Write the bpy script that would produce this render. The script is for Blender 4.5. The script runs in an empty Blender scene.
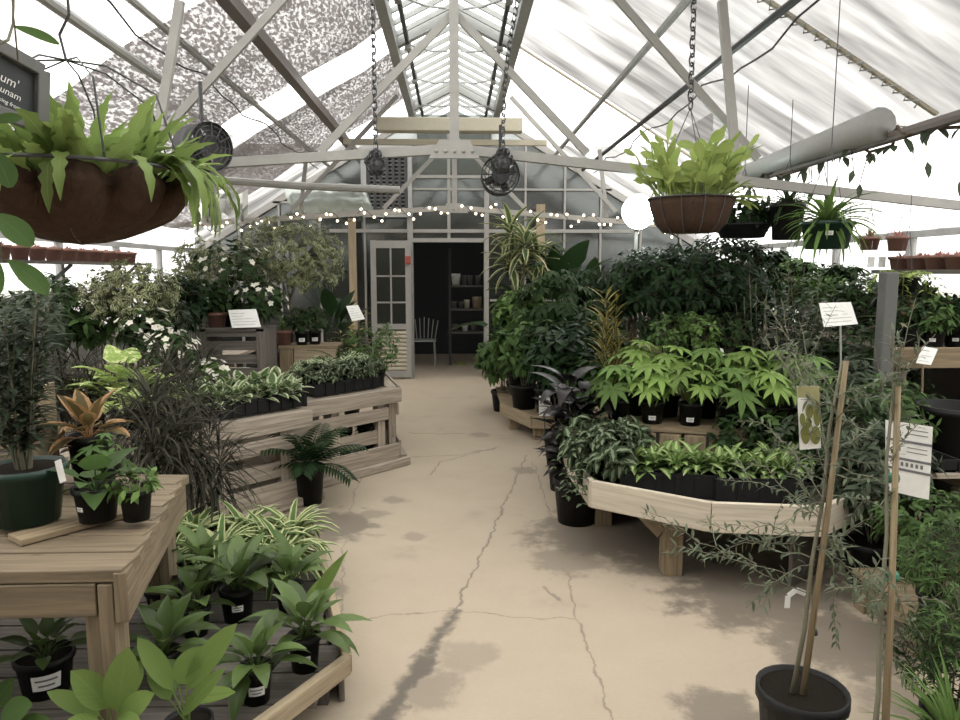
import bpy, math, random
from mathutils import Vector as V, Matrix, Euler
R_ = random.Random(7)
PI = math.pi
sc = bpy.context.scene
COL = sc.collection
# ---------------------------------------------------------------- camera
CAM = V((0, 0, 1.6)); FPX = 725.0
YAW, PIT = math.radians(1.97), math.radians(6.92)
Fw = V((math.sin(YAW)*math.cos(PIT), math.cos(YAW)*math.cos(PIT), -math.sin(PIT)))
Rt = V((math.cos(YAW), -math.sin(YAW), 0)); Up = Rt.cross(Fw)
cd = bpy.data.cameras.new('camera'); cam = bpy.data.objects.new('camera', cd); COL.objects.link(cam)
cam.location = CAM; cam.rotation_euler = Euler((PI/2-PIT, 0, -YAW))
cd.sensor_width = 36; cd.lens = 36*FPX/960; cd.clip_start = .02; cd.clip_end = 300
sc.camera = cam
def ray(px, py): return Fw + Rt*((px-480)/FPX) + Up*((360-py)/FPX)
def P(px, py, Y):
    r = ray(px, py); return CAM + r*(Y/r.y)
def G(px, py, z=0.0):
    r = ray(px, py); return CAM + r*((z-1.6)/r.z)
def at(px, Y, Z):
    """point at depth Y and height Z standing in the photo's column px"""
    k = (px-480)/FPX; cy, sy, cp, sp = math.cos(YAW), math.sin(YAW), math.cos(PIT), math.sin(PIT)
    X = (k*(Y*cy*cp-(Z-1.6)*sp)+Y*sy)/(cy-k*sy*cp)
    return V((X, Y, Z))
def zat(py, Y): return 1.6-(py-272)*Y/FPX
# ---------------------------------------------------------------- mesh builder
class MB:
    def __init__(s): s.v = []; s.f = []; s.uv = []; s.r = []; s.m = []
    def face(s, idx, uvs, r=.5, m=0): s.f.append(idx); s.uv.append(uvs); s.r.append(r); s.m.append(m)
    def box(s, c, x, y, z, r=None, m=0):
        """c centre; x, y, z half-extent vectors"""
        c = V(c); x = V(x); y = V(y); z = V(z)
        r = R_.random() if r is None else r; b = len(s.v); L = [x.length*2, y.length*2, z.length*2]
        for i in (-1, 1):
            for j in (-1, 1):
                for k in (-1, 1): s.v.append(c+x*i+y*j+z*k)
        def q(a, u, w):
            lu, lw = L[u], L[w]
            t = [(0, 0), (lu, 0), (lu, lw), (0, lw)] if lu >= lw else [(0, 0), (0, lu), (lw, lu), (lw, 0)]
            o = r*7.3
            s.face([b+i for i in a], [(p+o, q_+o) for p, q_ in t], r, m)
        q((0, 4, 6, 2), 0, 1); q((1, 3, 7, 5), 1, 0); q((0, 1, 5, 4), 2, 0); q((2, 6, 7, 3), 0, 2); q((0, 2, 3, 1), 1, 2); q((4, 5, 7, 6), 2, 1)
        return s
    def abox(s, x0, x1, y0, y1, z0, z1, r=None, m=0):
        return s.box(((x0+x1)/2, (y0+y1)/2, (z0+z1)/2), ((x1-x0)/2, 0, 0), (0, (y1-y0)/2, 0), (0, 0, (z1-z0)/2), r, m)
    def plank(s, a, b, up, h, t, r=None, m=0):
        """board from a to b (its centre line), height h along up, thickness t"""
        a = V(a); b = V(b); d = b-a; n = d.normalized(); up = V(up); up = (up-n*up.dot(n)).normalized(); w = n.cross(up)
        return s.box((a+b)/2, d/2, up*(h/2), w*(t/2), r, m)
    def tube(s, pts, r0, r1=None, n=6, r=.5, m=0, cap=True):
        pts = [V(p) for p in pts]; r1 = r0 if r1 is None else r1; N = len(pts); b = len(s.v); L = 0
        ref = V((0, 0, 1)) if abs((pts[-1]-pts[0]).normalized().z) < .9 else V((1, 0, 0))
        for i, p in enumerate(pts):
            d = (pts[min(i+1, N-1)]-pts[max(i-1, 0)]).normalized(); x = d.cross(ref).normalized(); y = d.cross(x); rr = r0+(r1-r0)*i/(N-1)
            for k in range(n):
                a = 2*PI*k/n; s.v.append(p+x*(rr*math.cos(a))+y*(rr*math.sin(a)))
        for i in range(N-1):
            l1 = L+(pts[i+1]-pts[i]).length
            for k in range(n):
                k2 = (k+1) % n
                s.face([b+i*n+k, b+i*n+k2, b+(i+1)*n+k2, b+(i+1)*n+k], [(L, k/n*.2), (L, (k+1)/n*.2), (l1, (k+1)/n*.2), (l1, k/n*.2)], r, m)
            L = l1
        if cap:
            s.face([b+k for k in range(n)][::-1], [(0, 0)]*n, r, m); s.face([b+(N-1)*n+k for k in range(n)], [(0, 0)]*n, r, m)
        return s
    def lathe(s, prof, n=24, c=(0, 0, 0), r=.5, m=0):
        b = len(s.v); c = V(c)
        for (rr, z) in prof:
            for k in range(n): a = 2*PI*k/n; s.v.append(c+V((rr*math.cos(a), rr*math.sin(a), z)))
        for i in range(len(prof)-1):
            for k in range(n):
                k2 = (k+1) % n
                s.face([b+i*n+k, b+i*n+k2, b+(i+1)*n+k2, b+(i+1)*n+k], [(k/n, i), ((k+1)/n, i), ((k+1)/n, i+1), (k/n, i+1)], r, m)
        return s
    def disc(s, rad, z, n=20, c=(0, 0, 0), r=.5, m=0):
        b = len(s.v); c = V(c)
        for k in range(n): a = 2*PI*k/n; s.v.append(c+V((rad*math.cos(a), rad*math.sin(a), z)))
        s.face([b+k for k in range(n)], [(.5+.5*math.cos(2*PI*k/n), .5+.5*math.sin(2*PI*k/n)) for k in range(n)], r, m); return s
    def ball(s, c, rx, ry=None, rz=None, n=10, k=6, r=.5, m=0):
        ry = rx if ry is None else ry; rz = rx if rz is None else rz; b = len(s.v); c = V(c)
        for i in range(k+1):
            t = PI*i/k
            for j in range(n):
                a = 2*PI*j/n; q = max(math.sin(t), .02); s.v.append(c+V((rx*q*math.cos(a), ry*q*math.sin(a), -rz*math.cos(t))))
        for i in range(k):
            for j in range(n):
                j2 = (j+1) % n; s.face([b+i*n+j, b+i*n+j2, b+(i+1)*n+j2, b+(i+1)*n+j], [(j/n, i/k), ((j+1)/n, i/k), ((j+1)/n, (i+1)/k), (j/n, (i+1)/k)], r, m)
        return s
    def prism(s, pts, z0, z1, r=.5, m=0):
        n = len(pts); b = len(s.v)
        for z in (z0, z1):
            for p in pts: s.v.append(V((p[0], p[1], z)))
        s.face([b+n+k for k in range(n)], [(p[0], p[1]) for p in pts], r, m)
        s.face([b+k for k in range(n)][::-1], [(p[0], p[1]) for p in pts][::-1], r, m)
        for k in range(n):
            k2 = (k+1) % n; l = (V(pts[k2][:2])-V(pts[k][:2])).length
            s.face([b+k, b+k2, b+n+k2, b+n+k], [(0, 0), (l, 0), (l, z1-z0), (0, z1-z0)], r, m)
        return s
    def quad(s, a, b_, c, d, r=.5, m=0, uv=((0, 0), (1, 0), (1, 1), (0, 1))):
        b = len(s.v); s.v += [V(a), V(b_), V(c), V(d)]; s.face([b, b+1, b+2, b+3], list(uv), r, m); return s
    def leaf(s, p, d, n, L, W, prof='ovate', droop=.5, fold=.15, segs=4, r=None, m=0, wob=0.0):
        p = V(p); d = V(d).normalized(); n = V(n); n = n-d*n.dot(d)
        if n.length < 1e-4: n = d.orthogonal()
        n.normalize(); sd = d.cross(n); r = R_.random() if r is None else r; b = len(s.v); st = L/segs; wf = PROF[prof]
        for i in range(segs+1):
            t = i/segs; w = W/2*max(wf(t), .03)
            up = n*(fold*w*2) + n*(wob*W*math.sin(9*t))
            s.v += [p+sd*w+up, V(p), p-sd*w+up]
            if i < segs:
                # bend towards the ground
                a = droop/segs; ax = d.cross(V((0, 0, -1)))
                if ax.length > 1e-3 and a:
                    M = Matrix.Rotation(min(a, ax.length*1.2 if d.z < 0 else a), 3, ax.normalized()); d = M @ d; n = M @ n; sd = d.cross(n)
                p = p+d*st
        for i in range(segs):
            t0, t1 = i/segs, (i+1)/segs; o = b+3*i
            s.face([o, o+1, o+4, o+3], [(0, t0), (.5, t0), (.5, t1), (0, t1)], r, m)
            s.face([o+1, o+2, o+5, o+4], [(.5, t0), (1, t0), (1, t1), (.5, t1)], r, m)
        return p
    def mesh(s, name, mats, smooth=True):
        me = bpy.data.meshes.new(name); me.from_pydata([tuple(v) for v in s.v], [], s.f)
        ul = me.uv_layers.new(name='UVMap'); flat = [c for f in s.uv for uv in f for c in uv]; ul.data.foreach_set('uv', flat)
        at_ = me.attributes.new('rnd', 'FLOAT', 'FACE'); at_.data.foreach_set('value', s.r)
        me.polygons.foreach_set('material_index', s.m); me.polygons.foreach_set('use_smooth', [smooth]*len(s.f))
        for m in (mats if isinstance(mats, (list, tuple)) else [mats]): me.materials.append(m)
        me.update(); return me
PROF = {
 'ovate': lambda t: math.sin(PI*min(1, t**.72))**.85 if t < 1 else 0,
 'ellip': lambda t: math.sin(PI*min(1, t**.92))**.62 if t < 1 else 0,
 'lance': lambda t: math.sin(PI*min(1, t**.8))**1.15 if t < 1 else 0,
 'strap': lambda t: min(1, .45+t*4)*(1-t**2.5),
 'heart': lambda t: 1.15*(1-t)**.75*min(1, .5+4*t),
 'wavy': lambda t: min(1, .3+t*4)*(1-t**5)*(.76+.24*math.sin(t*34)),
 'round': lambda t: math.sqrt(max(0, 1-(2*t-1)**2)),
 'pad': lambda t: math.sin(PI*min(1, (t*.96+.02)**1.3))**.6,
}
def link(name, data, parent=None, loc=(0, 0, 0)):
    o = bpy.data.objects.new(name, data); COL.objects.link(o); o.location = loc
    if parent: o.parent = parent
    return o
def tag(o, label=None, cat=None, group=None, kind=None):
    if label: o['label'] = label
    if cat: o['category'] = cat
    if group: o['group'] = group
    if kind: o['kind'] = kind
    return o
def thing(name, label, cat, loc=(0, 0, 0), group=None, rz=0.0, s=1.0):
    o = link(name, None, None, loc); o.rotation_euler = (0, 0, rz); o.scale = (s, s, s); o.empty_display_size = .1
    return tag(o, label, cat, group)
def part(name, mb, mat, parent, smooth=False, bevel=0.0, world=False, label=None):
    """world: the builder holds world points; they are moved into the parent's frame"""
    if world:
        r = parent
        while r.parent: r = r.parent
        M = (Matrix.Translation(r.location) @ r.rotation_euler.to_matrix().to_4x4()).inverted()
        mb.v = [M @ V(v) for v in mb.v]
    o = link(name, mb.mesh(name, mat, smooth), parent)
    if bevel:
        md = o.modifiers.new('bevel', 'BEVEL'); md.width = bevel; md.segments = 2; md.limit_method = 'ANGLE'
    if label: o['label'] = label
    return o
def solo(name, mb, mat, label=None, cat=None, loc=(0, 0, 0), group=None, kind=None, smooth=False, bevel=0.0):
    loc = V(loc)
    if loc.length: mb.v = [V(v)-loc for v in mb.v]
    o = link(name, mb.mesh(name, mat, smooth), None, loc)
    if bevel:
        md = o.modifiers.new('bevel', 'BEVEL'); md.width = bevel; md.segments = 2; md.limit_method = 'ANGLE'
    return tag(o, label, cat, group, kind)
# ---------------------------------------------------------------- materials
def mat(name):
    m = bpy.data.materials.new(name); m.use_nodes = True; nt = m.node_tree; nt.nodes.clear()
    return m, nt
class N:
    """small node-tree helper"""
    def __init__(s, nt): s.nt = nt
    def n(s, typ, **kw):
        x = s.nt.nodes.new(typ)
        for k, v in kw.items():
            if k in ('operation', 'data_type', 'blend_type', 'attribute_name', 'feature', 'noise_dimensions', 'clamp', 'distance', 'attribute_type', 'interpolation_type'): setattr(x, k, v)
        return x
    def put(s, sock, v):
        if hasattr(v, 'links') and hasattr(v, 'node'): s.nt.links.new(v, sock)
        else:
            try: sock.default_value = v
            except Exception: sock.default_value = (*v, 1.0)
    def math(s, op, a, b=0.0, c=None):
        x = s.n('ShaderNodeMath', operation=op); s.put(x.inputs[0], a); s.put(x.inputs[1], b)
        if c is not None: s.put(x.inputs[2], c)
        return x.outputs[0]
    def vm(s, op, a, b=None, sc_=None):
        x = s.n('ShaderNodeVectorMath', operation=op); s.put(x.inputs[0], a)
        if b is not None: s.put(x.inputs[1], b)
        if sc_ is not None: s.put(x.inputs['Scale'], sc_)
        return x.outputs['Value'] if op in ('DOT_PRODUCT', 'LENGTH', 'DISTANCE') else x.outputs[0]
    def mix(s, f, a, b):
        x = s.n('ShaderNodeMix', data_type='RGBA'); s.put(x.inputs[0], f); s.put(x.inputs[6], (*a, 1) if isinstance(a, tuple) and len(a) == 3 else a); s.put(x.inputs[7], (*b, 1) if isinstance(b, tuple) and len(b) == 3 else b)
        return x.outputs[2]
    def step(s, v, lo, hi):
        x = s.n('ShaderNodeMapRange', interpolation_type='SMOOTHSTEP'); x.clamp = True
        s.put(x.inputs[0], v); x.inputs[1].default_value = lo; x.inputs[2].default_value = hi; return x.outputs[0]
    def noise(s, vec, scale, detail=3.0, rough=.55, dist=0.0, col=False):
        x = s.n('ShaderNodeTexNoise'); s.put(x.inputs['Vector'], vec); x.inputs['Scale'].default_value = scale; x.inputs['Detail'].default_value = detail
        x.inputs['Roughness'].default_value = rough; x.inputs['Distortion'].default_value = dist
        return x.outputs['Color'] if col else x.outputs[0]
    def rnd(s): return s.n('ShaderNodeAttribute', attribute_name='rnd').outputs['Fac']
    def uv(s): return s.n('ShaderNodeTexCoord').outputs['UV']
    def obj(s): return s.n('ShaderNodeTexCoord').outputs['Object']
    def pos(s): return s.n('ShaderNodeNewGeometry').outputs['Position']
    def scale(s, v, xyz): return s.vm('MULTIPLY', v, xyz)
    def xyz(s, v):
        x = s.n('ShaderNodeSeparateXYZ'); s.put(x.inputs[0], v); return x.outputs
    def bsdf(s, col, rough=.5, metal=0.0, spec=.5, bump=None, bs=.3, bd=.01):
        x = s.n('ShaderNodeBsdfPrincipled'); s.put(x.inputs['Base Color'], (*col, 1) if isinstance(col, tuple) and len(col) == 3 else col); s.put(x.inputs['Roughness'], rough)
        x.inputs['Metallic'].default_value = metal; x.inputs['Specular IOR Level'].default_value = spec
        if bump is not None:
            b = s.n('ShaderNodeBump'); b.inputs['Strength'].default_value = bs; b.inputs['Distance'].default_value = bd; s.put(b.inputs['Height'], bump); s.nt.links.new(b.outputs[0], x.inputs['Normal'])
        return x.outputs[0]
    def mixs(s, f, a, b):
        x = s.n('ShaderNodeMixShader'); s.put(x.inputs[0], f); s.nt.links.new(a, x.inputs[1]); s.nt.links.new(b, x.inputs[2]); return x.outputs[0]
    def transp(s, col=(1, 1, 1)):
        x = s.n('ShaderNodeBsdfTransparent'); s.put(x.inputs[0], (*col, 1) if isinstance(col, tuple) and len(col) == 3 else col); return x.outputs[0]
    def transl(s, col):
        x = s.n('ShaderNodeBsdfTranslucent'); s.put(x.inputs[0], (*col, 1) if isinstance(col, tuple) and len(col) == 3 else col); return x.outputs[0]
    def out(s, sh):
        o = s.n('ShaderNodeOutputMaterial'); s.nt.links.new(sh, o.inputs[0])
def mul(c, k): return tuple(min(1, x*k) for x in c)
def simple(name, col, rough=.5, metal=0.0, spec=.5, var=.12, scale=30.0):
    m, nt = mat(name); n = N(nt); f = n.noise(n.obj(), scale)
    n.out(n.bsdf(n.mix(f, mul(col, 1-var), mul(col, 1+var)), rough, metal, spec)); return m
def leafmat(name, c1, c2=None, kind='plain', rough=.55, trans=.28, var=.42, spec=.13):
    m, nt = mat(name); n = N(nt); r = n.rnd(); col = n.mix(r, mul(c1, 1-var), mul(c1, 1+var*.8)); uv = n.uv(); x = n.xyz(uv)
    au = n.math('ABSOLUTE', n.math('SUBTRACT', x[0], .5))
    wig = n.noise(n.vm('ADD', n.scale(uv, (3, 7, 1)), n.vm('SCALE', (9.1, 4.3, 2.2), None, r)), 1.0, 2)
    if kind == 'plain': mk = n.math('MULTIPLY', n.step(au, .035, .0), .35); c2 = c2 or mul(c1, 1.7)
    elif kind == 'edge': mk = n.step(n.math('ADD', au, n.math('MULTIPLY', wig, .12)), .33, .38)
    elif kind == 'center': mk = n.step(n.math('ADD', au, n.math('MULTIPLY', wig, .22)), .34, .26)
    elif kind == 'spot': mk = n.step(n.noise(n.vm('ADD', n.scale(uv, (5, 7, 1)), n.vm('SCALE', (9.1, 4.3, 2.2), None, r)), 1.0, 3), .5, .58)
    elif kind == 'veins':
        w = n.math('ABSOLUTE', n.math('SINE', n.math('MULTIPLY', n.math('SUBTRACT', x[1], n.math('MULTIPLY', au, .7)), 22)))
        mk = n.math('MAXIMUM', n.step(w, .35, .1), n.step(au, .07, .02))
    else: mk = 0.0; c2 = c1
    col = n.mix(mk, col, c2)
    b = n.bsdf(col, rough, 0, spec); n.out(n.mixs(trans, b, n.transl(n.mix(.5, col, mul(c1, 1.6))))); return m
def woodmat(name, c, gray=.0, rough=.75, var=.35, grain=1.0):
    m, nt = mat(name); n = N(nt); uv = n.uv(); r = n.rnd()
    st = n.noise(n.scale(uv, (2.2, 45, 1)), 1.0, 5, .6, .6); big = n.noise(n.scale(uv, (1.2, 6, 1)), 1.0, 3)
    kn = n.n('ShaderNodeTexVoronoi'); n.put(kn.inputs['Vector'], n.scale(uv, (2.3, 9, 1))); kn.inputs['Scale'].default_value = 1.0
    knot = n.step(kn.outputs['Distance'], .09, .03)
    col = n.mix(n.step(st, .32, .68), mul(c, 1-.45*grain), mul(c, 1.2)); col = n.mix(n.math('MULTIPLY', big, .5), col, mul(c, .6)); col = n.mix(n.math('MULTIPLY', n.math('SUBTRACT', r, .2), var), col, mul(c, .45))
    col = n.mix(n.math('MULTIPLY', knot, .7), col, mul(c, .28))
    n.out(n.bsdf(col, rough, 0, .25, st, .35, .004)); return m
M = {}
M['gray_wood'] = woodmat('weathered gray wood', (.46, .39, .315), var=.5)
M['old_wood'] = woodmat('dark weathered wood', (.17, .15, .13))
M['pine'] = woodmat('pine lumber', (.40, .32, .215), grain=.6)
M['table_pine'] = woodmat('aged pine lumber', (.25, .195, .13), grain=.9)
M['pine_dull'] = woodmat('dull pine', (.30, .23, .145), grain=.8)
M['pale'] = woodmat('pale new pine', (.56, .49, .39), grain=.35, var=.2)
M['cream'] = simple('cream painted wood', (.45, .41, .32), .6)
M['white_metal'] = simple('white painted steel', (.31, .30, .28), .5, 0, .4, .15, 12)
M['gray_metal'] = simple('gray galvanised steel', (.36, .36, .35), .5, .2, .4, .2, 14)
M['dark_metal'] = simple('dark steel', (.06, .06, .062), .5, .3, .4, .2)
M['brown_steel'] = simple('brown purlin', (.15, .125, .115), .6)
M['black_plastic'] = simple('black plastic', (.012, .012, .012), .5, 0, .22)
M['green_plastic'] = simple('dark green plastic', (.012, .035, .024), .42, 0, .4)
M['terracotta'] = simple('terracotta', (.21, .105, .08), .8)
M['soil'] = simple('potting soil', (.014, .011, .008), .95, 0, .1, .6, 120)
M['white'] = simple('white label', (.8, .8, .77), .5)
M['ink'] = simple('ink', (.16, .16, .17), .7)
M['stake'] = woodmat('bamboo', (.29, .225, .135), grain=.5)
M['bark'] = simple('bark', (.12, .095, .065), .85, 0, .2, .4, 40)
M['twig'] = simple('green gray twig', (.15, .14, .095), .8)
M['gray_stone'] = simple('gray concrete post', (.115, .115, .108), .8)
M['red_box'] = simple('red plastic', (.30, .06, .04), .5)
M['dark_room'] = simple('dark painted wall', (.02, .02, .022), .8)
M['coco'] = None
def coco():
    m, nt = mat('coco fibre liner'); n = N(nt); f = n.noise(n.scale(n.obj(), (60, 60, 25)), 1.0, 6, .7, 1.0); g = n.noise(n.obj(), 9, 3)
    col = n.mix(f, (.016, .010, .007), (.10, .062, .042)); col = n.mix(n.math('MULTIPLY', g, .55), col, (.05, .03, .02)); n.out(n.bsdf(col, .95, 0, .1, f, .8, .006)); return m
M['coco'] = coco()
GREEN = {
 'dark': leafmat('dark green leaf', (.030, .056, .018), rough=.5),
 'deep': leafmat('deep green leaf', (.016, .035, .012), rough=.48),
 'mid': leafmat('mid green leaf', (.075, .130, .040)),
 'fresh': leafmat('fresh green leaf', (.13, .21, .06)),
 'bright': leafmat('bright green leaf', (.185, .275, .075), rough=.45),
 'yellowgreen': leafmat('yellow green leaf', (.26, .33, .09), rough=.5),
 'lily': leafmat('peace lily leaf', (.090, .135, .042), rough=.36, var=.5, spec=.3),
 'biglight': leafmat('light aspidistra leaf', (.20, .29, .085), (.17, .25, .07), 'veins', rough=.45, var=.3),
 'spider': leafmat('spider plant leaf', (.08, .14, .045), (.50, .52, .27), 'edge', var=.25),
 'dracaena': leafmat('variegated dracaena leaf', (.07, .11, .045), (.55, .52, .30), 'edge', var=.2),
 'spiky': leafmat('dusky strap leaf', (.035, .040, .026), (.075, .062, .05), 'edge', rough=.4),
 'purple': leafmat('burgundy leaf', (.016, .012, .012), (.045, .025, .022), 'plain', rough=.38, trans=.06, spec=.2),
 'silver': leafmat('silver veined leaf', (.036, .056, .026), (.20, .24, .15), 'center'),
 'pothos': leafmat('lime striped leaf', (.13, .215, .06), (.40, .46, .22), 'center'),
 'fittonia': leafmat('pale marbled leaf', (.10, .16, .06), (.55, .57, .40), 'edge'),
 'caladium': leafmat('caladium leaf', (.26, .36, .10), (.62, .66, .34), 'spot'),
 'pale': leafmat('cream edged small leaf', (.11, .14, .06), (.45, .45, .27), 'edge', var=.4),
 'olive': leafmat('olive leaf', (.11, .135, .085), rough=.5, var=.35),
 'olivedark': leafmat('dark olive leaf', (.06, .08, .05), rough=.5),
 'croton': leafmat('croton leaf', (.11, .085, .035), (.36, .21, .10), 'edge', var=.5),
 'yellow': leafmat('yellow croton leaf', (.14, .14, .045), (.52, .43, .16), 'center', var=.3),
 'bronze': leafmat('bronze leaf', (.17, .12, .07), var=.4),
 'white': leafmat('white petal', (.80, .77, .66), kind='none', var=.08, trans=.35),
 'pink': leafmat('pink petal', (.48, .28, .33), kind='none', var=.2),
 'redpink': leafmat('dusty red succulent', (.33, .16, .14), var=.3),
 'basket': leafmat('crested fern leaf', (.20, .275, .085), rough=.5, var=.5),
 'pad': leafmat('yellow green pad', (.30, .38, .12), rough=.5, var=.3),
}
# ---------------------------------------------------------------- foliage shapes (soil level at z = 0)
CACHE = {}
def rd(rg, a, b): return rg.uniform(a, b)
def sph(az, el): return V((math.cos(az)*math.cos(el), math.sin(az)*math.cos(el), math.sin(el)))
def rosette(sd, n, L, W, prof='ovate', e0=80, e1=10, droop=.9, pet=0.0, fold=.15, segs=5, m=0, rise=0.0, base=.01, wob=0.0, mb=None, c=(0, 0, 0), lv=.25):
    rg = random.Random(sd); mb = mb or MB(); c = V(c)
    for i in range(n):
        t = i/max(1, n-1); az = i*2.39996+rd(rg, -.35, .35)+sd; el = math.radians(e0+(e1-e0)*t+rd(rg, -9, 9)); k = rd(rg, 1-lv, 1+lv*.5)
        d = sph(az, el); p = c+V((math.cos(az)*base, math.sin(az)*base, rise*(1-t)))
        if pet:
            pl = pet*k*rd(rg, .7, 1.15); d0 = sph(az, min(1.5, el+.45)); q1 = p+d0*pl*.55; q2 = q1+d*pl*.45; mb.tube([p, q1, q2], .0035, .002, 4, .4, m, False); p = q2
        nn = sph(az, el+PI/2)
        mb.leaf(p, d, nn, L*k, W*k, prof, droop*rd(rg, .7, 1.3), fold, segs, rg.random(), m, wob)
    return mb
def bush(sd, R, cz, tips, per, L, W, prof='ovate', droop=.5, stems=7, segs=3, m=0, mst=1, shell=.55, base=.02, flat=.35, fl=None, top=False, sr=.004):
    """stems from the soil into an ellipsoid R about height cz, leaves gathered at twig tips; fl = (share, n petals, size, material slot)"""
    rg = random.Random(sd); mb = MB(); R = V(R); hubs = []
    for i in range(stems):
        az = i*2.4+sd; h = V((R.x*.45*math.cos(az)*rd(rg, .3, 1), R.y*.45*math.sin(az)*rd(rg, .3, 1), cz+R.z*rd(rg, -.35, .3))); hubs.append(h)
        b = V((base*math.cos(az), base*math.sin(az), 0)); mb.tube([b, b.lerp(h, .5)+V((0, 0, .03)), h], sr, sr*.6, 4, .5, mst, False)
    for i in range(tips):
        az = rd(rg, 0, 2*PI); z = rd(rg, -.75 if not top else -.1, 1); rr = rd(rg, shell, 1)**.5; q = math.sqrt(max(0, 1-z*z))
        p = V((R.x*q*math.cos(az)*rr, R.y*q*math.sin(az)*rr, cz+R.z*z*rr)); p.z = max(p.z, .01)
        h = min(hubs, key=lambda a: (a-p).length); out = V((p.x/R.x, p.y/R.y, (p.z-cz)/R.z*.8+.45)).normalized()
        mb.tube([h, h.lerp(p, .6)+V((0, 0, .01)), p], sr*.55, sr*.3, 3, .5, mst, False)
        if fl and rg.random() < fl[0] and z > -.35:
            for k in range(fl[1]):
                a = k*2*PI/fl[1]; x = out.orthogonal().normalized(); y = out.cross(x); d = (x*math.cos(a)+y*math.sin(a)+out*.35)
                mb.leaf(p+out*L*.3, d, out, fl[2]*rd(rg, .8, 1.2), fl[2]*.75, 'round', .2, .1, 3, rg.random(), fl[3])
            continue
        for k in range(per):
            a = k*2.4+rd(rg, 0, 6); x = out.orthogonal().normalized(); y = out.cross(x)
            d = (x*math.cos(a)+y*math.sin(a))*(1-flat*.5)+out*flat*rd(rg, .3, 1.8)
            s = rd(rg, .7, 1.15); mb.leaf(p-out*(rd(rg, 0, L*.8)), d, out+V((0, 0, .6)), L*s, W*s, prof, droop*rd(rg, .4, 1.5), .12, segs, rg.random(), m)
    return mb
def palmate(sd, n, H, spread, lobe, lw, lobes=8, full=True, m=0, droop=.5, e0=85, e1=25, mb=None, cup=.25):
    """long petioles, each ending in a hand of lobes"""
    rg = random.Random(sd); mb = mb or MB()
    for i in range(n):
        t = i/max(1, n-1); az = i*2.4+sd+rd(rg, -.3, .3); h = H*(1-.6*t)*rd(rg, .85, 1.1); r = spread*(.25+.75*t)*rd(rg, .8, 1.15)
        e = V((r*math.cos(az), r*math.sin(az), h)); mb.tube([(0, 0, 0), V((e.x*.35, e.y*.35, h*.65)), e], .004, .0022, 4, .5, m, False)
        nrm = (V((math.cos(az), math.sin(az), 0))*(.25+.5*t)+V((0, 0, 1))).normalized(); fw = V((math.cos(az), math.sin(az), 0)); fw = (fw-nrm*fw.dot(nrm)).normalized(); sd_ = nrm.cross(fw); k = rd(rg, .75, 1.15)
        rr = rg.random()
        for j in range(lobes):
            a = (j-(lobes-1)/2)*(2*PI/(lobes+(.9 if full else 0)))*(1 if full else .8); g = 1-.45*abs(a)/PI
            d = fw*math.cos(a)+sd_*math.sin(a)-nrm*(-cup*.3)
            mb.leaf(e, d, nrm, lobe*k*g, lw*k*(.7+.3*g), 'lance', droop*rd(rg, .7, 1.3), .18, 4, rr, m)
    return mb
def palm(sd, n, L, leaflet, lw, e0=80, e1=20, droop=1.2, pairs=14, m=0, cz=0.0):
    rg = random.Random(sd); mb = MB()
    for i in range(n):
        az = i*2.4+sd; el = math.radians(e0+(e1-e0)*i/max(1, n-1)); p = V((0, 0, cz)); pts = [p.copy()]; k = rd(rg, .8, 1.1); S = 10
        for s in range(S): p = p+sph(az, el)*(L*k/S); el -= droop/S*rd(rg, .8, 1.2); pts.append(p.copy())
        mb.tube(pts, .004, .0015, 4, .4, m, False)
        for j in range(pairs):
            t = .15+.85*j/(pairs-1); q = t*S; a = int(min(q, S-1)); pt = pts[a].lerp(pts[a+1], q-a); d = (pts[a+1]-pts[a]).normalized(); sdv = d.cross(V((0, 0, 1))).normalized()
            nn = sdv.cross(d)
            for sg in (-1, 1): mb.leaf(pt, sdv*sg+d*.75+nn*.15, nn, leaflet*(1-.45*abs(t-.45)*1.6), lw, 'lance', .6, .1, 3, rg.random(), m)
    return mb
def canes(sd, heads, H, n, L, W, prof='strap', m=0, mst=1, spread=.1, droop=1.3, e0=85, e1=-20, segs=5, rise=.06, fold=.15, rad=.012):
    rg = random.Random(sd); mb = MB()
    for i in range(heads):
        az = i*2.4+sd; h = H*rd(rg, .65, 1.05); e = V((spread*math.cos(az)*rd(rg, .4, 1), spread*math.sin(az)*rd(rg, .4, 1), h))
        mb.tube([V((.02*math.cos(az), .02*math.sin(az), 0)), e*.5+V((0, 0, .02)), e], rad, rad*.7, 6, .5, mst, False)
        rosette(sd*7+i, n, L, W, prof, e0, e1, droop, 0, fold, segs, m, rise, .006, 0, mb, e)
    return mb
def column(sd, stems, H, per, L, W, spread=.12, prof='ovate', droop=.6, m=0, mst=1, segs=3, z0=.12, el=(.2, .9)):
    """upright stems clothed in leaves all the way"""
    rg = random.Random(sd); mb = MB()
    for i in range(stems):
        az = i*2.4+sd; q = rd(rg, .3, 1); h = H*rd(rg, .7, 1.0); e = V((spread*q*math.cos(az), spread*q*math.sin(az), h)); mid = e*.5+V((rd(rg, -.02, .02), rd(rg, -.02, .02), 0))
        b = V((.02*math.cos(az), .02*math.sin(az), 0)); mb.tube([b, mid, e], .005, .0025, 4, .5, mst, False)
        for k in range(per):
            t = z0+(1-z0)*k/(per-1); p = b.lerp(mid, t*2) if t < .5 else mid.lerp(e, t*2-1); a = k*2.4+i; d = sph(a, rd(rg, *el)); s = rd(rg, .75, 1.15)
            mb.leaf(p+d*.012, d, sph(a, 1.9), L*s, W*s, prof, droop*rd(rg, .5, 1.5), .14, segs, rg.random(), m)
    return mb
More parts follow.
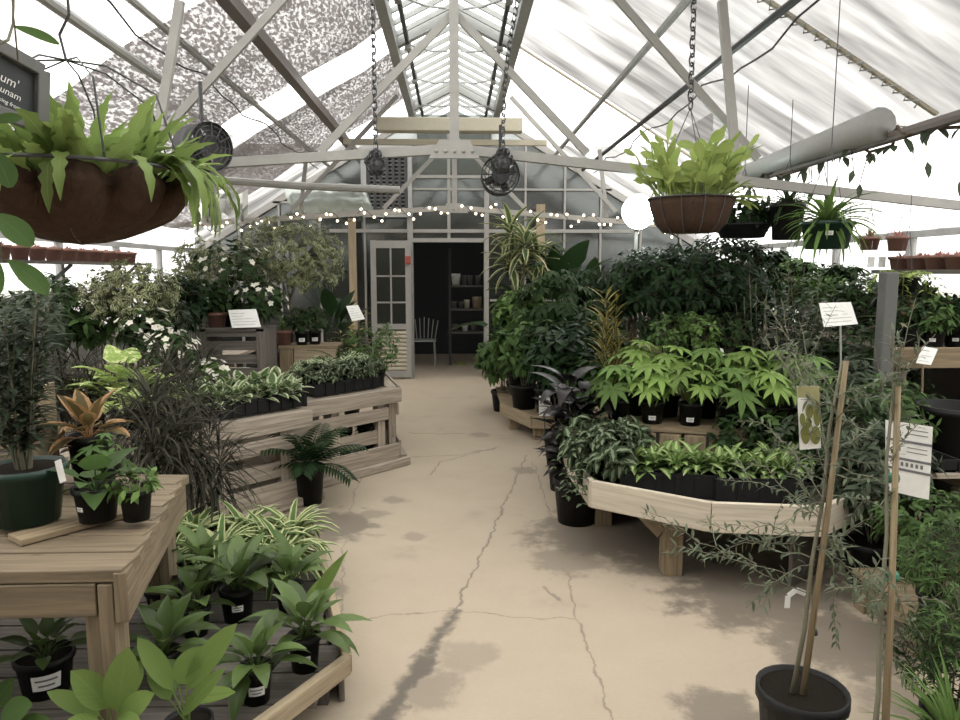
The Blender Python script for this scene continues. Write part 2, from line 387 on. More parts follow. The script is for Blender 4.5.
def trailing(sd, n, L, W, R, drop, prof='ovate', m=0):
    rg = random.Random(sd); mb = MB()
    for i in range(n):
        az = rd(rg, 0, 6.28); p = V((0, 0, 0)); el = rd(rg, .2, 1.1); S = 6; st = (R+drop)/S*rd(rg, .5, 1.0); pts = [p.copy()]
        for s in range(S):
            p = p+sph(az, el)*st; el = max(-1.45, el-rd(rg, .3, .6)); pts.append(p.copy())
            for k in (-1, 1): a2 = az+k*rd(rg, .8, 1.6); mb.leaf(p, sph(a2, rd(rg, -.3, .5)), V((0, 0, 1)), L*rd(rg, .7, 1.1), W*rd(rg, .8, 1.1), prof, .7, .1, 3, rg.random(), m)
        mb.tube(pts, .0025, .0015, 3, .5, m, False)
    return mb
# ---------------------------------------------------------------- pots and plants
def pot_mb(r, h, kind):
    mb = MB(); rb = r*.78; t = .004 if kind != 'clay' else .008; rim = h*(.14 if kind != 'clay' else .22); lip = .004 if kind != 'clay' else .008
    mb.lathe([(0.001, 0), (rb, 0), (r*.96, h-rim), (r+lip, h-rim), (r+lip, h), (r-t, h), (r*.9-t, h-.03 if h > .06 else h*.6)], 24)
    if kind == 'deep':
        pass
    return mb
POTM = {'black': 'black_plastic', 'green': 'green_plastic', 'clay': 'terracotta'}
def add_pot(root, r, h, kind, label=None, tagw=None, tagdir=None, tagz=.45):
    k = ('pot', round(r, 3), round(h, 3), kind)
    if k not in CACHE: CACHE[k] = pot_mb(r, h, kind).mesh('pot', M[POTM[kind]], True)
    o = link('pot', CACHE[k], root)
    ks = ('soil', round(r, 3), round(h, 3))
    if ks not in CACHE: CACHE[ks] = MB().disc(r*.93, h-.012, 20).mesh('soil', M['soil'], False)
    link('soil', CACHE[ks], root)
    if tagw:
        mb = MB(); a0 = tagdir; rr = lambda z: r*(.78+.2*z/h)+.003; z0 = h*tagz-tagw*.28; z1 = h*tagz+tagw*.28; hw = tagw/2/r; S = 5
        for i in range(S):
            A = [a0-hw+2*hw*(i+j)/S for j in (0, 1)]
            mb.quad(*[(rr(z)*math.cos(a), rr(z)*math.sin(a), z) for a, z in ((A[0], z0), (A[1], z0), (A[1], z1), (A[0], z1))])
        for li in range(2):
            zz = h*tagz+tagw*(.1-.2*li); q = .55 if li else .75
            for i in range(4):
                A = [a0-hw*q+2*hw*q*(i+j)/4 for j in (0, 1)]
                mb.quad(*[((rr(z)+.0015)*math.cos(a), (rr(z)+.0015)*math.sin(a), z) for a, z in ((A[0], zz-tagw*.035), (A[1], zz-tagw*.035), (A[1], zz+tagw*.035), (A[0], zz+tagw*.035))], m=1)
        part('price_label', mb, [M['white'], M['ink']], o)
    return o
def plant(name, label, cat, loc, fol, fm, pot=(.07, .12, 'black'), rz=None, s=1.0, group=None, tagw=None, stem='twig', extra=None, tagoff=0.0, tagz=.45):
    """fol = (function, key args ...) cached; fm = leaf material key or list of keys"""
    loc = V(loc); rz = R_.uniform(0, 6.28) if rz is None else rz
    root = thing(name, label, cat, loc, group, rz, s)
    fm = [fm] if isinstance(fm, str) else list(fm)
    ck = (fol[0].__name__, repr(fol[1:]), tuple(fm), stem)
    if ck not in CACHE:
        f = fol[0](*fol[1][0], **fol[1][1]); mats = [GREEN[fm[0]], M[stem]]+[GREEN[x] for x in fm[1:]]
        CACHE[ck] = f.mesh('foliage', mats, True)
    h = 0
    if pot:
        d = CAM-loc; td = math.atan2(d.y, d.x)-rz+tagoff
        add_pot(root, pot[0], pot[1], pot[2], None, tagw, td, tagz); h = pot[1]-.015
    o = link('foliage', CACHE[ck], root); o.location = (0, 0, h)
    return root
def K(*a, **k): return (a, k)
ORD = ['first', 'second', 'third', 'fourth', 'fifth', 'sixth', 'seventh', 'eighth', 'ninth', 'tenth', 'eleventh', 'twelfth', 'thirteenth', 'fourteenth', 'fifteenth']
def card(name, label, corners, stake_to=None, lines=4, cat='sign', thick=.003, pad=.08, extra=None, stakem='gray_metal', accent=None):
    """flat printed card from its four world corners TL, TR, BR, BL"""
    a, b, c, d = [V(x) for x in corners]; base = V(stake_to) if stake_to is not None else d.lerp(c, .5)
    root = thing(name, label, cat, base); nrm = (b-a).cross(d-a).normalized()
    if nrm.dot(CAM-a) < 0: nrm = -nrm
    mb = MB(); q = [a, b, c, d]; bk = [x-nrm*thick for x in q]
    mb.quad(*q); mb.quad(*bk[::-1])
    for i in range(4): j = (i+1) % 4; mb.quad(q[i], q[j], bk[j], bk[i])
    part('card', mb, M['white'], root, world=True)
    tx = MB(); pt = lambda u, v: a.lerp(b, u).lerp(d.lerp(c, u), v)+nrm*.0015
    for i in range(lines):
        v = .2+.62*i/max(1, lines-1); u1 = (.55 if v < .5 else .9)-.12*((i*7) % 3)/2
        tx.quad(pt(pad, v), pt(u1, v), pt(u1, v+.035), pt(pad, v+.035))
    part('lettering', tx, accent or M['ink_faint'], root, world=True)
    if stake_to is not None:
        m = d.lerp(c, .5)-nrm*.006; sb = MB().tube([base, m, m.lerp(a.lerp(b, .5), .6)-nrm*.004], .006, .006, 6); part('stake', sb, M[stakem], root, world=True)
    return root
M['ink_faint'] = simple('faded print', (.50, .48, .44), .7)
# ---------------------------------------------------------------- setting materials
def floor_mat():
    m, nt = mat('worn concrete'); n = N(nt); p = n.pos()
    pd = n.vm('ADD', p, n.vm('SCALE', n.vm('SUBTRACT', n.noise(p, 7, 4, col=True), (.5, .5, .5)), None, .10))
    pd = n.vm('MULTIPLY', pd, (1, 1, 0))
    def seg(a, b):
        a = V((a[0], a[1], 0)); b = V((b[0], b[1], 0)); ab = b-a
        pa = n.vm('SUBTRACT', pd, tuple(a)); h = n.math('DIVIDE', n.vm('DOT_PRODUCT', pa, tuple(ab)), ab.dot(ab))
        x = n.n('ShaderNodeClamp'); n.put(x.inputs[0], h)
        return n.vm('LENGTH', n.vm('SUBTRACT', pa, n.vm('SCALE', tuple(ab), None, x.outputs[0]))), h
    def poly(px): return [G(*q)[:2] for q in px]
    fine = n.noise(p, 55, 5, .7); mid = n.noise(p, 3.2, 5, .6); big = n.noise(p, .7, 3)
    base = n.mix(mid, (.39, .318, .235), (.49, .41, .312)); base = n.mix(n.math('MULTIPLY', big, .6), base, (.41, .34, .26)); base = n.mix(n.math('MULTIPLY', fine, .3), base, (.25, .21, .165))
    blot = n.math('MULTIPLY', n.step(n.noise(p, 1.7, 6, .65, .4), .55, .75), .32); base = n.mix(blot, base, (.21, .18, .145))
    cr = None
    def acc(mask):
        nonlocal cr
        cr = mask if cr is None else n.math('MAXIMUM', cr, mask)
    lines = [([(527, 455), (497, 520), (455, 612)], .009, .62), ([(335, 622), (400, 615), (455, 611), (520, 617), (580, 619)], .005, .5),
             ([(533, 462), (553, 520), (575, 610), (612, 720), (640, 800)], .006, .5), ([(385, 440), (362, 470), (345, 530), (340, 640)], .006, .4),
             ([(410, 433), (445, 434), (475, 433)], .012, .7), ([(412, 457), (460, 455), (500, 447), (440, 462), (430, 475)], .010, .6), ([(545, 588), (560, 600)], .012, .5)]
    for pts, w, k in lines:
        q = poly(pts)
        for a, b in zip(q, q[1:]):
            d, h = seg(a, b); acc(n.math('MULTIPLY', n.step(n.math('ADD', d, n.math('MULTIPLY', n.noise(p, 9, 3), w*2.2)), w*2.4, w*1.2), k))
    # damp run along the widest crack, and damp patches, part painted shade under bench and olive
    q = poly([(456, 612), (425, 660), (385, 720), (360, 770)])
    for (a, b), w in zip(zip(q, q[1:]), (.035, .05, .06)):
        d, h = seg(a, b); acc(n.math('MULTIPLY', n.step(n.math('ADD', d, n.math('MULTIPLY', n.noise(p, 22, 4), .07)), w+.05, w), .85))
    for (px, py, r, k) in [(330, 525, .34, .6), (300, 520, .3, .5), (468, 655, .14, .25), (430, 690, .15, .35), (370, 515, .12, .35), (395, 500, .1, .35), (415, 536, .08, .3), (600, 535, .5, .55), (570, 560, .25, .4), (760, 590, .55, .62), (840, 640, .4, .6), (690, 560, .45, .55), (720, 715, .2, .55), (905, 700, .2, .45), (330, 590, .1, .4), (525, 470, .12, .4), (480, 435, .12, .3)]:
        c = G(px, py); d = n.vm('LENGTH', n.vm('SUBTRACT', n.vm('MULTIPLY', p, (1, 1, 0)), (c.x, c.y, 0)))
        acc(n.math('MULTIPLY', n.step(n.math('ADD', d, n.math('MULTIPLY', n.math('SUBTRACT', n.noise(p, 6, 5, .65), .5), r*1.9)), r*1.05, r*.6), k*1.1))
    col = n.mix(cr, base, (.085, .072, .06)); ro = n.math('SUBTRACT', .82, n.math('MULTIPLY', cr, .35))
    n.out(n.bsdf(col, ro, 0, .3, n.math('SUBTRACT', fine, n.math('MULTIPLY', cr, .8)), .25, .004)); return m
def plastic_mat(name, tint, clear, seams=False):
    """milky poly sheet: lets part of the sky straight through, scatters the rest, streaked with grime down the slope"""
    m, nt = mat(name); n = N(nt); p = n.pos()
    st = n.noise(n.scale(p, (.35, 1.7, .35)), 1.5, 4, .55, .5); s2 = n.noise(n.scale(p, (.9, 5, .9)), 1.0, 3, .55)
    g = n.math('MULTIPLY', n.step(st, .42, .72), .75) if not seams else n.math('ADD', n.math('MULTIPLY', n.step(st, .28, .62), .60), n.math('MULTIPLY', n.step(s2, .30, .75), .38))
    col = n.mix(g, tint, (.06, .057, .055)); tr = n.mix(g, (1, 1, 1), (.17, .165, .16))
    a = n.mixs(.25, n.transl(col), n.bsdf(col, .35, 0, .4)); n.out(n.mixs(clear, a, n.transp(tr))); return m
def cloth_mat():
    m, nt = mat('mottled shade cloth'); n = N(nt); p = n.pos(); q = n.vm('ADD', n.scale(p, (46, 14, 46)), n.vm('SCALE', n.noise(p, 8, 3, col=True), None, 2.0))
    f = n.noise(q, 1.0, 2.5, .6); hole = n.step(f, .46, .60)
    col = n.mix(n.noise(p, 40, 3), (.09, .075, .07), (.20, .165, .155)); cl = n.mixs(.45, n.bsdf(col, .9, 0, .1), n.transl((.115, .10, .096)))
    cl = n.mixs(.03, cl, n.transp()); n.out(n.mixs(n.math('MULTIPLY', hole, .25), cl, n.transp())); return m
def glass_mat(name, tint, refl=.12, haze=.15, hz=(.5, .53, .5)):
    m, nt = mat(name); n = N(nt); g = n.n('ShaderNodeBsdfGlossy'); g.inputs['Roughness'].default_value = .12; g.inputs[0].default_value = (.8, .85, .83, 1)
    dirt = n.noise(n.pos(), 2.5, 4); d = n.mixs(.5, n.bsdf(hz, .8, 0, .1), n.transl(hz))
    a = n.mixs(n.math('MULTIPLY', dirt, haze*2), n.transp(tint), d); n.out(n.mixs(refl, a, g.outputs[0])); return m
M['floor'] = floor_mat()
M['poly'] = plastic_mat('milky poly sheet', (.92, .91, .89), .55)
M['poly_dirty'] = plastic_mat('streaked poly sheet', (.36, .35, .34), .21, True)
M['cloth'] = cloth_mat()
M['roof_glass'] = glass_mat('roof glass', (.93, .96, .95), .05, .08, (.7, .72, .7))
M['side_glass'] = glass_mat('side wall sheet', (.62, .63, .62), .05, .30, (.6, .6, .58))
M['gable_glass'] = glass_mat('gable glass', (.20, .215, .21), .10, .34, (.14, .145, .135))
# ---------------------------------------------------------------- shell
HW, EZ, MX, MZ, RZ = 3.9, 1.92, .6, 3.9, 4.2       # half width, eave height, skylight half width and height, ridge height
Y0, Y1 = -3.0, 11.05
def struct(name, mb, m, parent=None, **k):
    o = solo(name, mb, m, kind='structure', **k) if not parent else part(name, mb, m, parent, **k); return o
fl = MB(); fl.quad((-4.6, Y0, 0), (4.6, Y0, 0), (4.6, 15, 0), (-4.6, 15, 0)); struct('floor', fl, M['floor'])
gd = MB(); gd.quad((-60, -60, -.06), (60, -60, -.06), (60, 80, -.06), (-60, 80, -.06)); struct('ground', gd, simple('pale gravel yard', (.45, .43, .40), .9))
roofz = lambda x: MZ-.6*(abs(x)-MX)
def slope(mb, sg, x0, x1, ya, yb, off=0.0, nx=1, ny=1):
    for i in range(nx):
        for j in range(ny):
            a, b = x0+(x1-x0)*i/nx, x0+(x1-x0)*(i+1)/nx; c, d = ya+(yb-ya)*j/ny, ya+(yb-ya)*(j+1)/ny
            mb.quad((sg*a, c, roofz(a)+off), (sg*b, c, roofz(b)+off), (sg*b, d, roofz(b)+off), (sg*a, d, roofz(a)+off))
    return mb
struct('ceiling', slope(MB(), -1, MX, HW, Y0, Y1), M['poly'])
struct('ceiling', slope(MB(), 1, MX, 2.9, 3.2, 7.55), M['poly_dirty'])
c2 = slope(MB(), 1, MX, 2.9, 7.55, Y1, .012); slope(c2, 1, 2.9, HW, Y0, Y1); slope(c2, 1, MX, 2.9, Y0, 3.2); struct('ceiling', c2, M['poly'])
M['lower_panel'] = simple('dull grey lower wall', (.16, .155, .145), .8)
def wall_panel(name, sg):
    mb = MB(); mb.quad((sg*HW, Y0, .0), (sg*HW, Y1, .0), (sg*HW, Y1, EZ), (sg*HW, Y0, EZ)); w = struct(name, mb, M['side_glass'])
    fr = MB(); 
    for i in range(12): y = Y0+.6+i*1.22; fr.abox(sg*HW-.03, sg*HW+.03, y-.03, y+.03, 0, EZ)
    for z in (.03, .95, 1.35, EZ): fr.abox(sg*HW-.035, sg*HW+.035, Y0, Y1, z-.03, z+.03)
    pass
    ww = MB(); ww.abox(sg*HW-.02, sg*HW+.02, Y0, Y1, .0, .93); struct('lower_panel', ww, M['lower_panel'], w)
    struct('frame', fr, M['gray_metal'], w)
wall_panel('wall_left', -1); wall_panel('wall_right', 1)
wb = MB(); wb.quad((-HW, Y0, 0), (HW, Y0, 0), (HW, Y0, EZ), (-HW, Y0, EZ)); wb.quad((-HW, Y0, EZ), (HW, Y0, EZ), (MX, Y0, MZ), (-MX, Y0, MZ)); wb.quad((-MX, Y0, MZ), (MX, Y0, MZ), (.01, Y0, RZ), (-.01, Y0, RZ)); struct('wall_back', wb, simple('dull end wall boards', (.22, .20, .17), .8))
# glazed ridge skylight
sk = MB()
for sg in (-1, 1): sk.quad((0, Y0, RZ), (sg*(MX+.02), Y0, MZ), (sg*(MX+.02), Y1+1, MZ), (0, Y1+1, RZ))
w1 = struct('window_1', sk, M['roof_glass'])
fr = MB(); y = 4.9
while y < Y1+.6:
    for sg in (-1, 1): fr.plank((0, y, RZ-.03), (sg*MX, y, MZ-.03), (0, 0, 1), .045, .028)
    y += .31
for yy in (7.55, 10.4):
    for sg in (-1, 1): fr.plank((0, yy, RZ-.06), (sg*MX, yy, MZ-.06), (0, 0, 1), .09, .09)
fr.abox(-.035, .035, Y0, Y1, RZ-.09, RZ-.01)
struct('frame', fr, M['gray_metal'], w1)
ends = MB(); ends.quad((-MX, Y1+1, MZ), (MX, Y1+1, MZ), (.01, Y1+1, RZ), (-.01, Y1+1, RZ)); ends.quad((-MX, Y1+1, 3.2), (MX, Y1+1, 3.2), (MX, Y1+1, MZ), (-MX, Y1+1, MZ)); struct('end_panel', ends, simple('gray green panel', (.20, .22, .20), .7), w1)
for sg, nm in ((-1, 'roof'), (1, 'roof')):
    kb = MB(); kb.abox(sg*MX-.045, sg*MX+.045, 3.0, Y1, MZ-.13, MZ+.01); solo('roof_purlin', kb, M['gray_metal'], 'long grey steel curb carrying the %s edge of the ridge skylight' % ('shade-cloth side' if sg < 0 else 'poly-sheet side'), 'roof beam', (sg*MX, 3, MZ), 'skylight curbs')
    g = thing('vent_gear', 'dark ridge vent shaft with hinged arms along the %s of the skylight' % ('shade-cloth side' if sg < 0 else 'poly-sheet side'), 'vent gear', (sg*.46, 4.5, 3.82), 'vent shafts')
    sh = MB().tube([(sg*.46, 4.5, 3.86), (sg*.46, 10.9, 3.86)], .022, None, 8); part('shaft', sh, M['dark_metal'], g, world=True)
    for yy in (6.3, 7.6, 8.9, 10.2):
        ar = MB(); ar.box((sg*.46, yy, 3.87), (.03, 0, 0), (0, .06, 0), (0, 0, .06)); ar.tube([(sg*.46, yy, 3.86), (sg*.25, yy+.35, 3.90), (sg*.08, yy+.7, 4.0)], .012, .012, 5); part('arm', ar, M['gray_metal'], g, world=True)
# purlins
for ratio, r, mt, lab in [(.85, .028, 'gray_metal', 'grey steel pipe purlin high on the poly-sheet slope'), (1.24, .024, 'dark_metal', 'dark pipe purlin with sagging cord on the poly-sheet slope'),
                     (-.80, .04, 'brown_steel', 'thick brown purlin crossing under the mottled shade cloth'), (-1.17, .026, 'gray_metal', 'grey pipe purlin lower on the shade-cloth slope')]:
    a = abs(ratio); X = 2.66/(1/a+.6); Z = roofz(X)-.03; sg = 1 if ratio > 0 else -1; mb = MB()
    if r > .035: mb.abox(sg*X-.045, sg*X+.045, -2, Y1, Z-.09, Z)
    else: mb.tube([(sg*X, -2, Z), (sg*X, Y1, Z)], r, None, 8)
    pr = thing('roof_purlin', lab, 'roof beam', (sg*X, -2, Z)); part('pipe' if r < .035 else 'beam', mb, M[mt], pr, world=True)
    if abs(a-1.24) < .01 or abs(a-1.17) < .01:
        cb = MB(); pts = []
        for i in range(41): yy = 2.2+i*.2; pts.append((sg*(X+.05+.02*math.sin(i*1.7)), yy, Z-.05-.09*abs(math.sin(i*.35))))
        cb.tube(pts, .007, .007, 5); part('cord', cb, M['dark_metal'], pr, world=True)
pp = MB(); a = P(46, 0, 3.4); b = P(170, 86, 5.0); pp.tube([a+(a-b)*1.0, b], .028, None, 8); solo('hanger_pipe', pp, M['gray_metal'], 'short grey pipe slung low under the clear part of the roof', 'pipe', b)
# shade cloths
for ya, yb, lab in ((4.82, 6.98, 'nearer mottled brown shade cloth drawn under the roof slope'), (7.75, 9.75, 'farther mottled brown shade cloth beyond the bright gap')):
    mb = MB(); nx, ny = 8, 6
    for i in range(nx):
        for j in range(ny):
            def q(i, j):
                x = MX-.02+(3.5-MX)*i/nx; y = ya+(yb-ya)*j/ny+.05*math.sin(i*1.3); return (-x, y, roofz(x)-.035-.02*math.sin(PI*((i*2) % 4)/4))
            mb.quad(q(i, j), q(i+1, j), q(i+1, j+1), q(i, j+1))
    solo('shade_cloth', mb, M['cloth'], lab, 'shade cloth', (-2, ya, roofz(2)), smooth=True)
for sg, w_ in ((-1, 'over the near end on the shade-cloth side'), (1, 'over the near end on the poly-sheet side')):  # unseen cloths, added under the near roof to dim the front
    mb = MB()
    for i in range(8):
        x0, x1 = MX+(HW-.15-MX)*i/8, MX+(HW-.15-MX)*(i+1)/8; mb.quad((sg*x0, Y0+.15, roofz(x0)-.05), (sg*x1, Y0+.15, roofz(x1)-.05), (sg*x1, .6, roofz(x1)-.05), (sg*x0, .6, roofz(x0)-.05))
    solo('shade_cloth', mb, M['cloth'], 'mottled brown light-blocking cloth added unseen '+w_, 'shade cloth', (sg*2, 0, roofz(2)), smooth=True)
# seam battens on the poly side
for yy, lab in ((7.6, 'lap seam batten across the poly-sheet slope over the door end'), (4.35, 'wire-laced seam batten across the poly-sheet slope above the hanging pots')):
    sb = MB(); sb.plank((MX, yy, roofz(MX)-.015), (2.86, yy, roofz(2.86)-.015), (0, 0, 1), .02, .03)
    root = thing('seam_batten', lab, 'roof seam', (MX, yy, roofz(MX))); part('strip', sb, M['cream'], root, world=True)
    if yy < 5:
        zz = MB(); zz.tube([(1.6+i*.035, yy+(.05 if i % 2 else -.05), roofz(1.6+i*.035)-.03) for i in range(34)], .006, .006, 4); part('lacing', zz, M['gray_metal'], root, world=True)
# rolled side curtain with dried vine
X = 2.70; Z = 1.6+X/3.02
ro = thing('rolled_curtain', 'rolled-up white plastic side curtain slung under the roof', 'rolled curtain', (X, 4.55, Z))
part('roll', MB().tube([(X-.06, 4.55, Z+.02), (X, 6.5, Z+.02), (X, 11, Z)], .10, .055, 14), simple('dusty rolled plastic', (.36, .36, .35), .45), ro, True, world=True)
pb = MB(); pb.tube([(X+.02, 0, Z-.06), (X+.02, 11, Z-.06)], .036, None, 8); solo('roof_purlin', pb, M['brown_steel'], 'dark pipe running under the rolled plastic side curtain', 'roof beam', (X, 0, Z-.06))
vm = MB(); rg = random.Random(5); pts = [(X+.03+rg.uniform(-.05, .05), 3.4+i*.12, Z-.06+rg.uniform(-.06, .06)) for i in range(50)]; vm.tube(pts, .011, .011, 5, m=1)
for p in pts:
    for k_ in range(2):
        if rg.random() < .85: vm.leaf(p, sph(rg.uniform(0, 6), -1.1+rg.random()), (0, 0, 1), rg.uniform(.08, .15), .05, 'ovate', .4, .1, 3)
    if rg.random() < .35:
        e = V(p)+V((rg.uniform(-.05, .05), 0, -rg.uniform(.12, .3))); vm.tube([p, e], .005, .003, 4, m=1); vm.leaf(e, (rg.uniform(-.4, .4), 0, -1), (0, -1, 0), .10, .045, 'ovate', .1, .1, 3)
solo('dried_vine', vm, [GREEN['olivedark'], M['bark']], 'straggly dark vine wound around the pipe under the rolled curtain', 'vine', pts[0], smooth=True)
# ---------------------------------------------------------------- trusses
def truss(name, Y, zc, zl, zr, lab):
    t = thing('roof_truss', lab, 'roof truss', (0, Y, zc)); w = .05
    for sg, ze in ((-1, zl), (1, zr)):
        part('tie_beam', MB().plank((0, Y, zc), (sg*(HW-.05), Y, ze), (0, 0, 1), .062, .05), M['white_metal'], t, world=True)
        part('web', MB().plank((0, Y+.03, 3.3), (sg*.9, Y+.03, 2.40), (0, 0, 1), w, .03), M['white_metal'], t, world=True)
        part('web', MB().plank((sg*.70, Y-.04, 3.76), (sg*2.05, Y-.04, 2.36), (0, 0, 1), w, .03), M['white_metal'], t, world=True)
        if Y > 6: part('hanger', MB().plank((sg*1.84, Y+.04, 3.14), (sg*1.95, Y+.04, 2.3), (1, 0, 0), .045, .04), M['white_metal'], t, world=True)
    part('king_post', MB().abox(-.032, .032, Y-.03, Y+.03, zc-.05, 4.12), M['white_metal'], t, world=True)
    gs = MB(); gs.prism([(-.17, -.02), (.17, -.02), (.10, .10), (-.10, .10)], -.012, .012); gs.v = [V((v.x, Y-.045+v.z, zc-.05+v.y)) for v in gs.v]
    for k in range(5): gs.ball((-.12+.06*k, Y-.06, zc-.025), .012)
    part('gusset', gs, M['white_metal'], t, world=True)
    return t
truss('t', 5.0, 2.42, 2.17, 2.02, 'nearer pale steel roof truss whose tie beam crosses above the path')
truss('t', 9.35, 2.41, 2.16, 2.10, 'farther pale steel roof truss whose tie beam carries fairy lights')
for a, b, lab in ((P(180, 1, 4.38), P(160, 125, 4.38), 'pale steel hanger strut dropping from the shade-cloth slope by the coco basket'), (P(722, 1, 4.38), P(738, 186, 4.38), 'grey steel hanger strut dropping from the poly slope beside the coco hanging pot')):
    solo('hanger_strut', MB().plank(a, b, (1, 0, 0), .05, .035), M['white_metal'], lab, 'strut', b)
pi = MB(); pi.tube([P(205, 179, 7.0), P(300, 186, 7.0), P(400, 190, 7.0)], .035, None, 8); solo('gas_pipe', pi, M['white_metal'], 'straight pale pipe spanning below the truss on the shade-cloth side', 'pipe', P(205, 179, 7))
hb = MB(); A = at(376, 9.2, zat(132, 9.2)); B = at(522, 9.2, A.z); hb.abox(A.x, B.x, 9.1, 9.3, A.z-.07, A.z+.09)
hr = thing('header_beam', 'boxy cream painted timber beam hung under the skylight end', 'beam', (A.x, 9.2, A.z)); part('beam', hb, M['cream'], hr, world=True, bevel=.01)
lo = MB(); lo.abox(A.x-.45, B.x+.35, 9.5, 9.56, A.z-.17, A.z-.10); part('ledge', lo, M['cream'], hr, world=True)
# ---------------------------------------------------------------- far gable wall
gy = Y1
gl = MB()
def gx(px): return at(px, gy, 2.2).x
dl, dr, dt = gx(413), gx(484), zat(243, gy)
gl.quad((-HW, gy, 0), (dl-.05, gy, 0), (dl-.05, gy, EZ), (-HW, gy, EZ)); gl.quad((dr+.05, gy, 0), (HW, gy, 0), (HW, gy, EZ), (dr+.05, gy, EZ))
zl_ = roofz(abs(dl-.05)); zr_ = roofz(dr+.05)
gl.quad((-HW, gy, EZ), (dl-.05, gy, EZ), (dl-.05, gy, roofz(MX)-.6*(abs(dl-.05)-MX) if abs(dl-.05) > MX else MZ), (-HW+.0, gy, EZ))
gl.quad((dl-.05, gy, dt+.05), (dr+.05, gy, dt+.05), (dr+.05, gy, MZ), (dl-.05, gy, MZ)); gl.quad((dr+.05, gy, EZ), (HW, gy, EZ), (MX, gy, MZ), (dr+.05, gy, MZ))
wf = struct('wall_far', gl, M['gable_glass'])
fm = MB()
for px, t in ((240, .03), (280, .03), (320, .03), (365, .03), (449, .045), (525, .03), (564, .03), (600, .03), (640, .03), (680, .03)):
    x = gx(px); top = min(MZ, roofz(x) if abs(x) > MX else MZ); bot = dt if dl < x < dr else 0
    fm.abox(x-t/2, x+t/2, gy-.05, gy+.01, bot, top)
for py, a, b, t in ((180, 410, 500, .045), (192, 410, 640, .03), (232, 330, 640, .05), (205, 200, 410, .03), (300, 490, 640, .03)):
    z = zat(py, gy); 
    xa, xb = gx(a), gx(b); lim = (MZ-z)/.6+MX-.05; xa = max(xa, -lim); xb = min(xb, lim); fm.abox(xa, xb, gy-.06, gy+.0, z-t/2, z+t/2)
for sg in (-1, 1): fm.plank((sg*MX, gy-.03, MZ-.05), (sg*HW, gy-.03, EZ-.05), (0, 0, 1), .09, .06)
struct('frame', fm, M['white_metal'], wf)
# doorway frame and the open leaf beside it
df = MB(); df.abox(dl-.08, dl, gy-.10, gy+.08, 0, MZ-.45); df.abox(dr, dr+.07, gy-.10, gy+.08, 0, 2.95); df.abox(dl-.08, dr+.07, gy-.09, gy+.08, dt, dt+.06)
struct('trim_1', df, M['white_metal'])
x0, x1 = at(372, 10.85, 1).x, at(411, 10.85, 1).x
dlf = MB(); zt = zat(241, 10.85)
for x in (x0+.035, x1-.035): dlf.abox(x-.04, x+.04, 10.81, 10.86, .03, zt)
for z, h in ((zt-.06, .11), (zat(326, 10.85), .08), (.08, .1)): dlf.abox(x0+.075, x1-.075, 10.81, 10.86, z-h/2, z+h/2)
door = struct('door_1', dlf, M['white_metal'])
mt_ = MB(); xm = (x0+x1)/2; mt_.abox(xm-.012, xm+.012, 10.815, 10.85, zat(326, 10.85), zt-.1)
for py in (276, 302): z = zat(py, 10.85); mt_.abox(x0+.07, x1-.07, 10.815, 10.85, z-.012, z+.012)
struct('sash_bars', mt_, M['white_metal'], door); gp = MB(); gp.quad((x0+.07, 10.84, .8), (x1-.07, 10.84, .8), (x1-.07, 10.84, zt-.1), (x0+.07, 10.84, zt-.1)); struct('pane', gp, M['gable_glass'], door)
cp = MB()
for i in range(10): cp.tube([(x0+.07, 10.835, .16+i*.06), (x1-.07, 10.835, .16+i*.06)], .03, .03, 8)
struct('corrugated_panel', cp, M['cream'], door)
rb = MB(); q = P(408, 260, 10.8); rb.abox(q.x-.04, q.x+.04, 10.72, 10.82, q.z-.06, q.z+.06); solo('alarm_box', rb, M['red_box'], 'small red box fixed to the frame beside the doorway', 'alarm box', q, bevel=.01)
tp = MB(); q = at(353, 10.7, 1.6); tp.abox(q.x-.05, q.x+.05, 10.65, 10.75, 0, zat(220, 10.7)); solo('timber_post', tp, M['pine'], 'yellowish timber post standing beside the open door', 'post', (q.x, 10.7, 0))
tp = MB(); q = at(540, 10.6, 1.6); tp.abox(q.x-.06, q.x+.06, 10.55, 10.65, 0, zat(206, 10.6)); solo('timber_post', tp, M['pine'], 'yellowish timber post behind the big split leaves', 'post', (q.x, 10.6, 0))
# louvred fan shutter left of the doorway head
A, B = P(362, 150, 10.95), P(411, 214, 10.95); lv = thing('louvre_shutter', 'dark barred fan shutter high in the end wall beside the doorway', 'shutter', ((A.x+B.x)/2, 10.95, B.z))
fr = MB(); fr.abox(A.x, B.x, 10.9, 10.98, A.z-.03, A.z+.06); fr.abox(A.x, B.x, 10.9, 10.98, B.z-.05, B.z); fr.abox(A.x-.02, A.x+.06, 10.9, 10.98, B.z, A.z); fr.abox(B.x-.04, B.x+.02, 10.9, 10.98, B.z, A.z); part('frame', fr, M['gray_metal'], lv, world=True)
bk = MB(); bk.abox(A.x, B.x, 10.985, 11.0, B.z, A.z); part('backing', bk, M['dark_room'], lv, world=True)
for i in range(7): x = A.x+.09+(B.x-A.x-.16)*i/6; part('bar', MB().abox(x-.022, x+.022, 10.91, 10.94, B.z, A.z), M['dark_metal'], lv, world=True)
sl = MB()
for i in range(16): z = B.z+.04+(A.z-B.z-.08)*i/15; sl.box(((A.x+B.x)/2, 10.955, z), ((B.x-A.x)/2-.05, 0, 0), (0, .02, .01), (0, -.002, .006))
part('louvre_slat', sl, M['gray_metal'], lv, world=True)
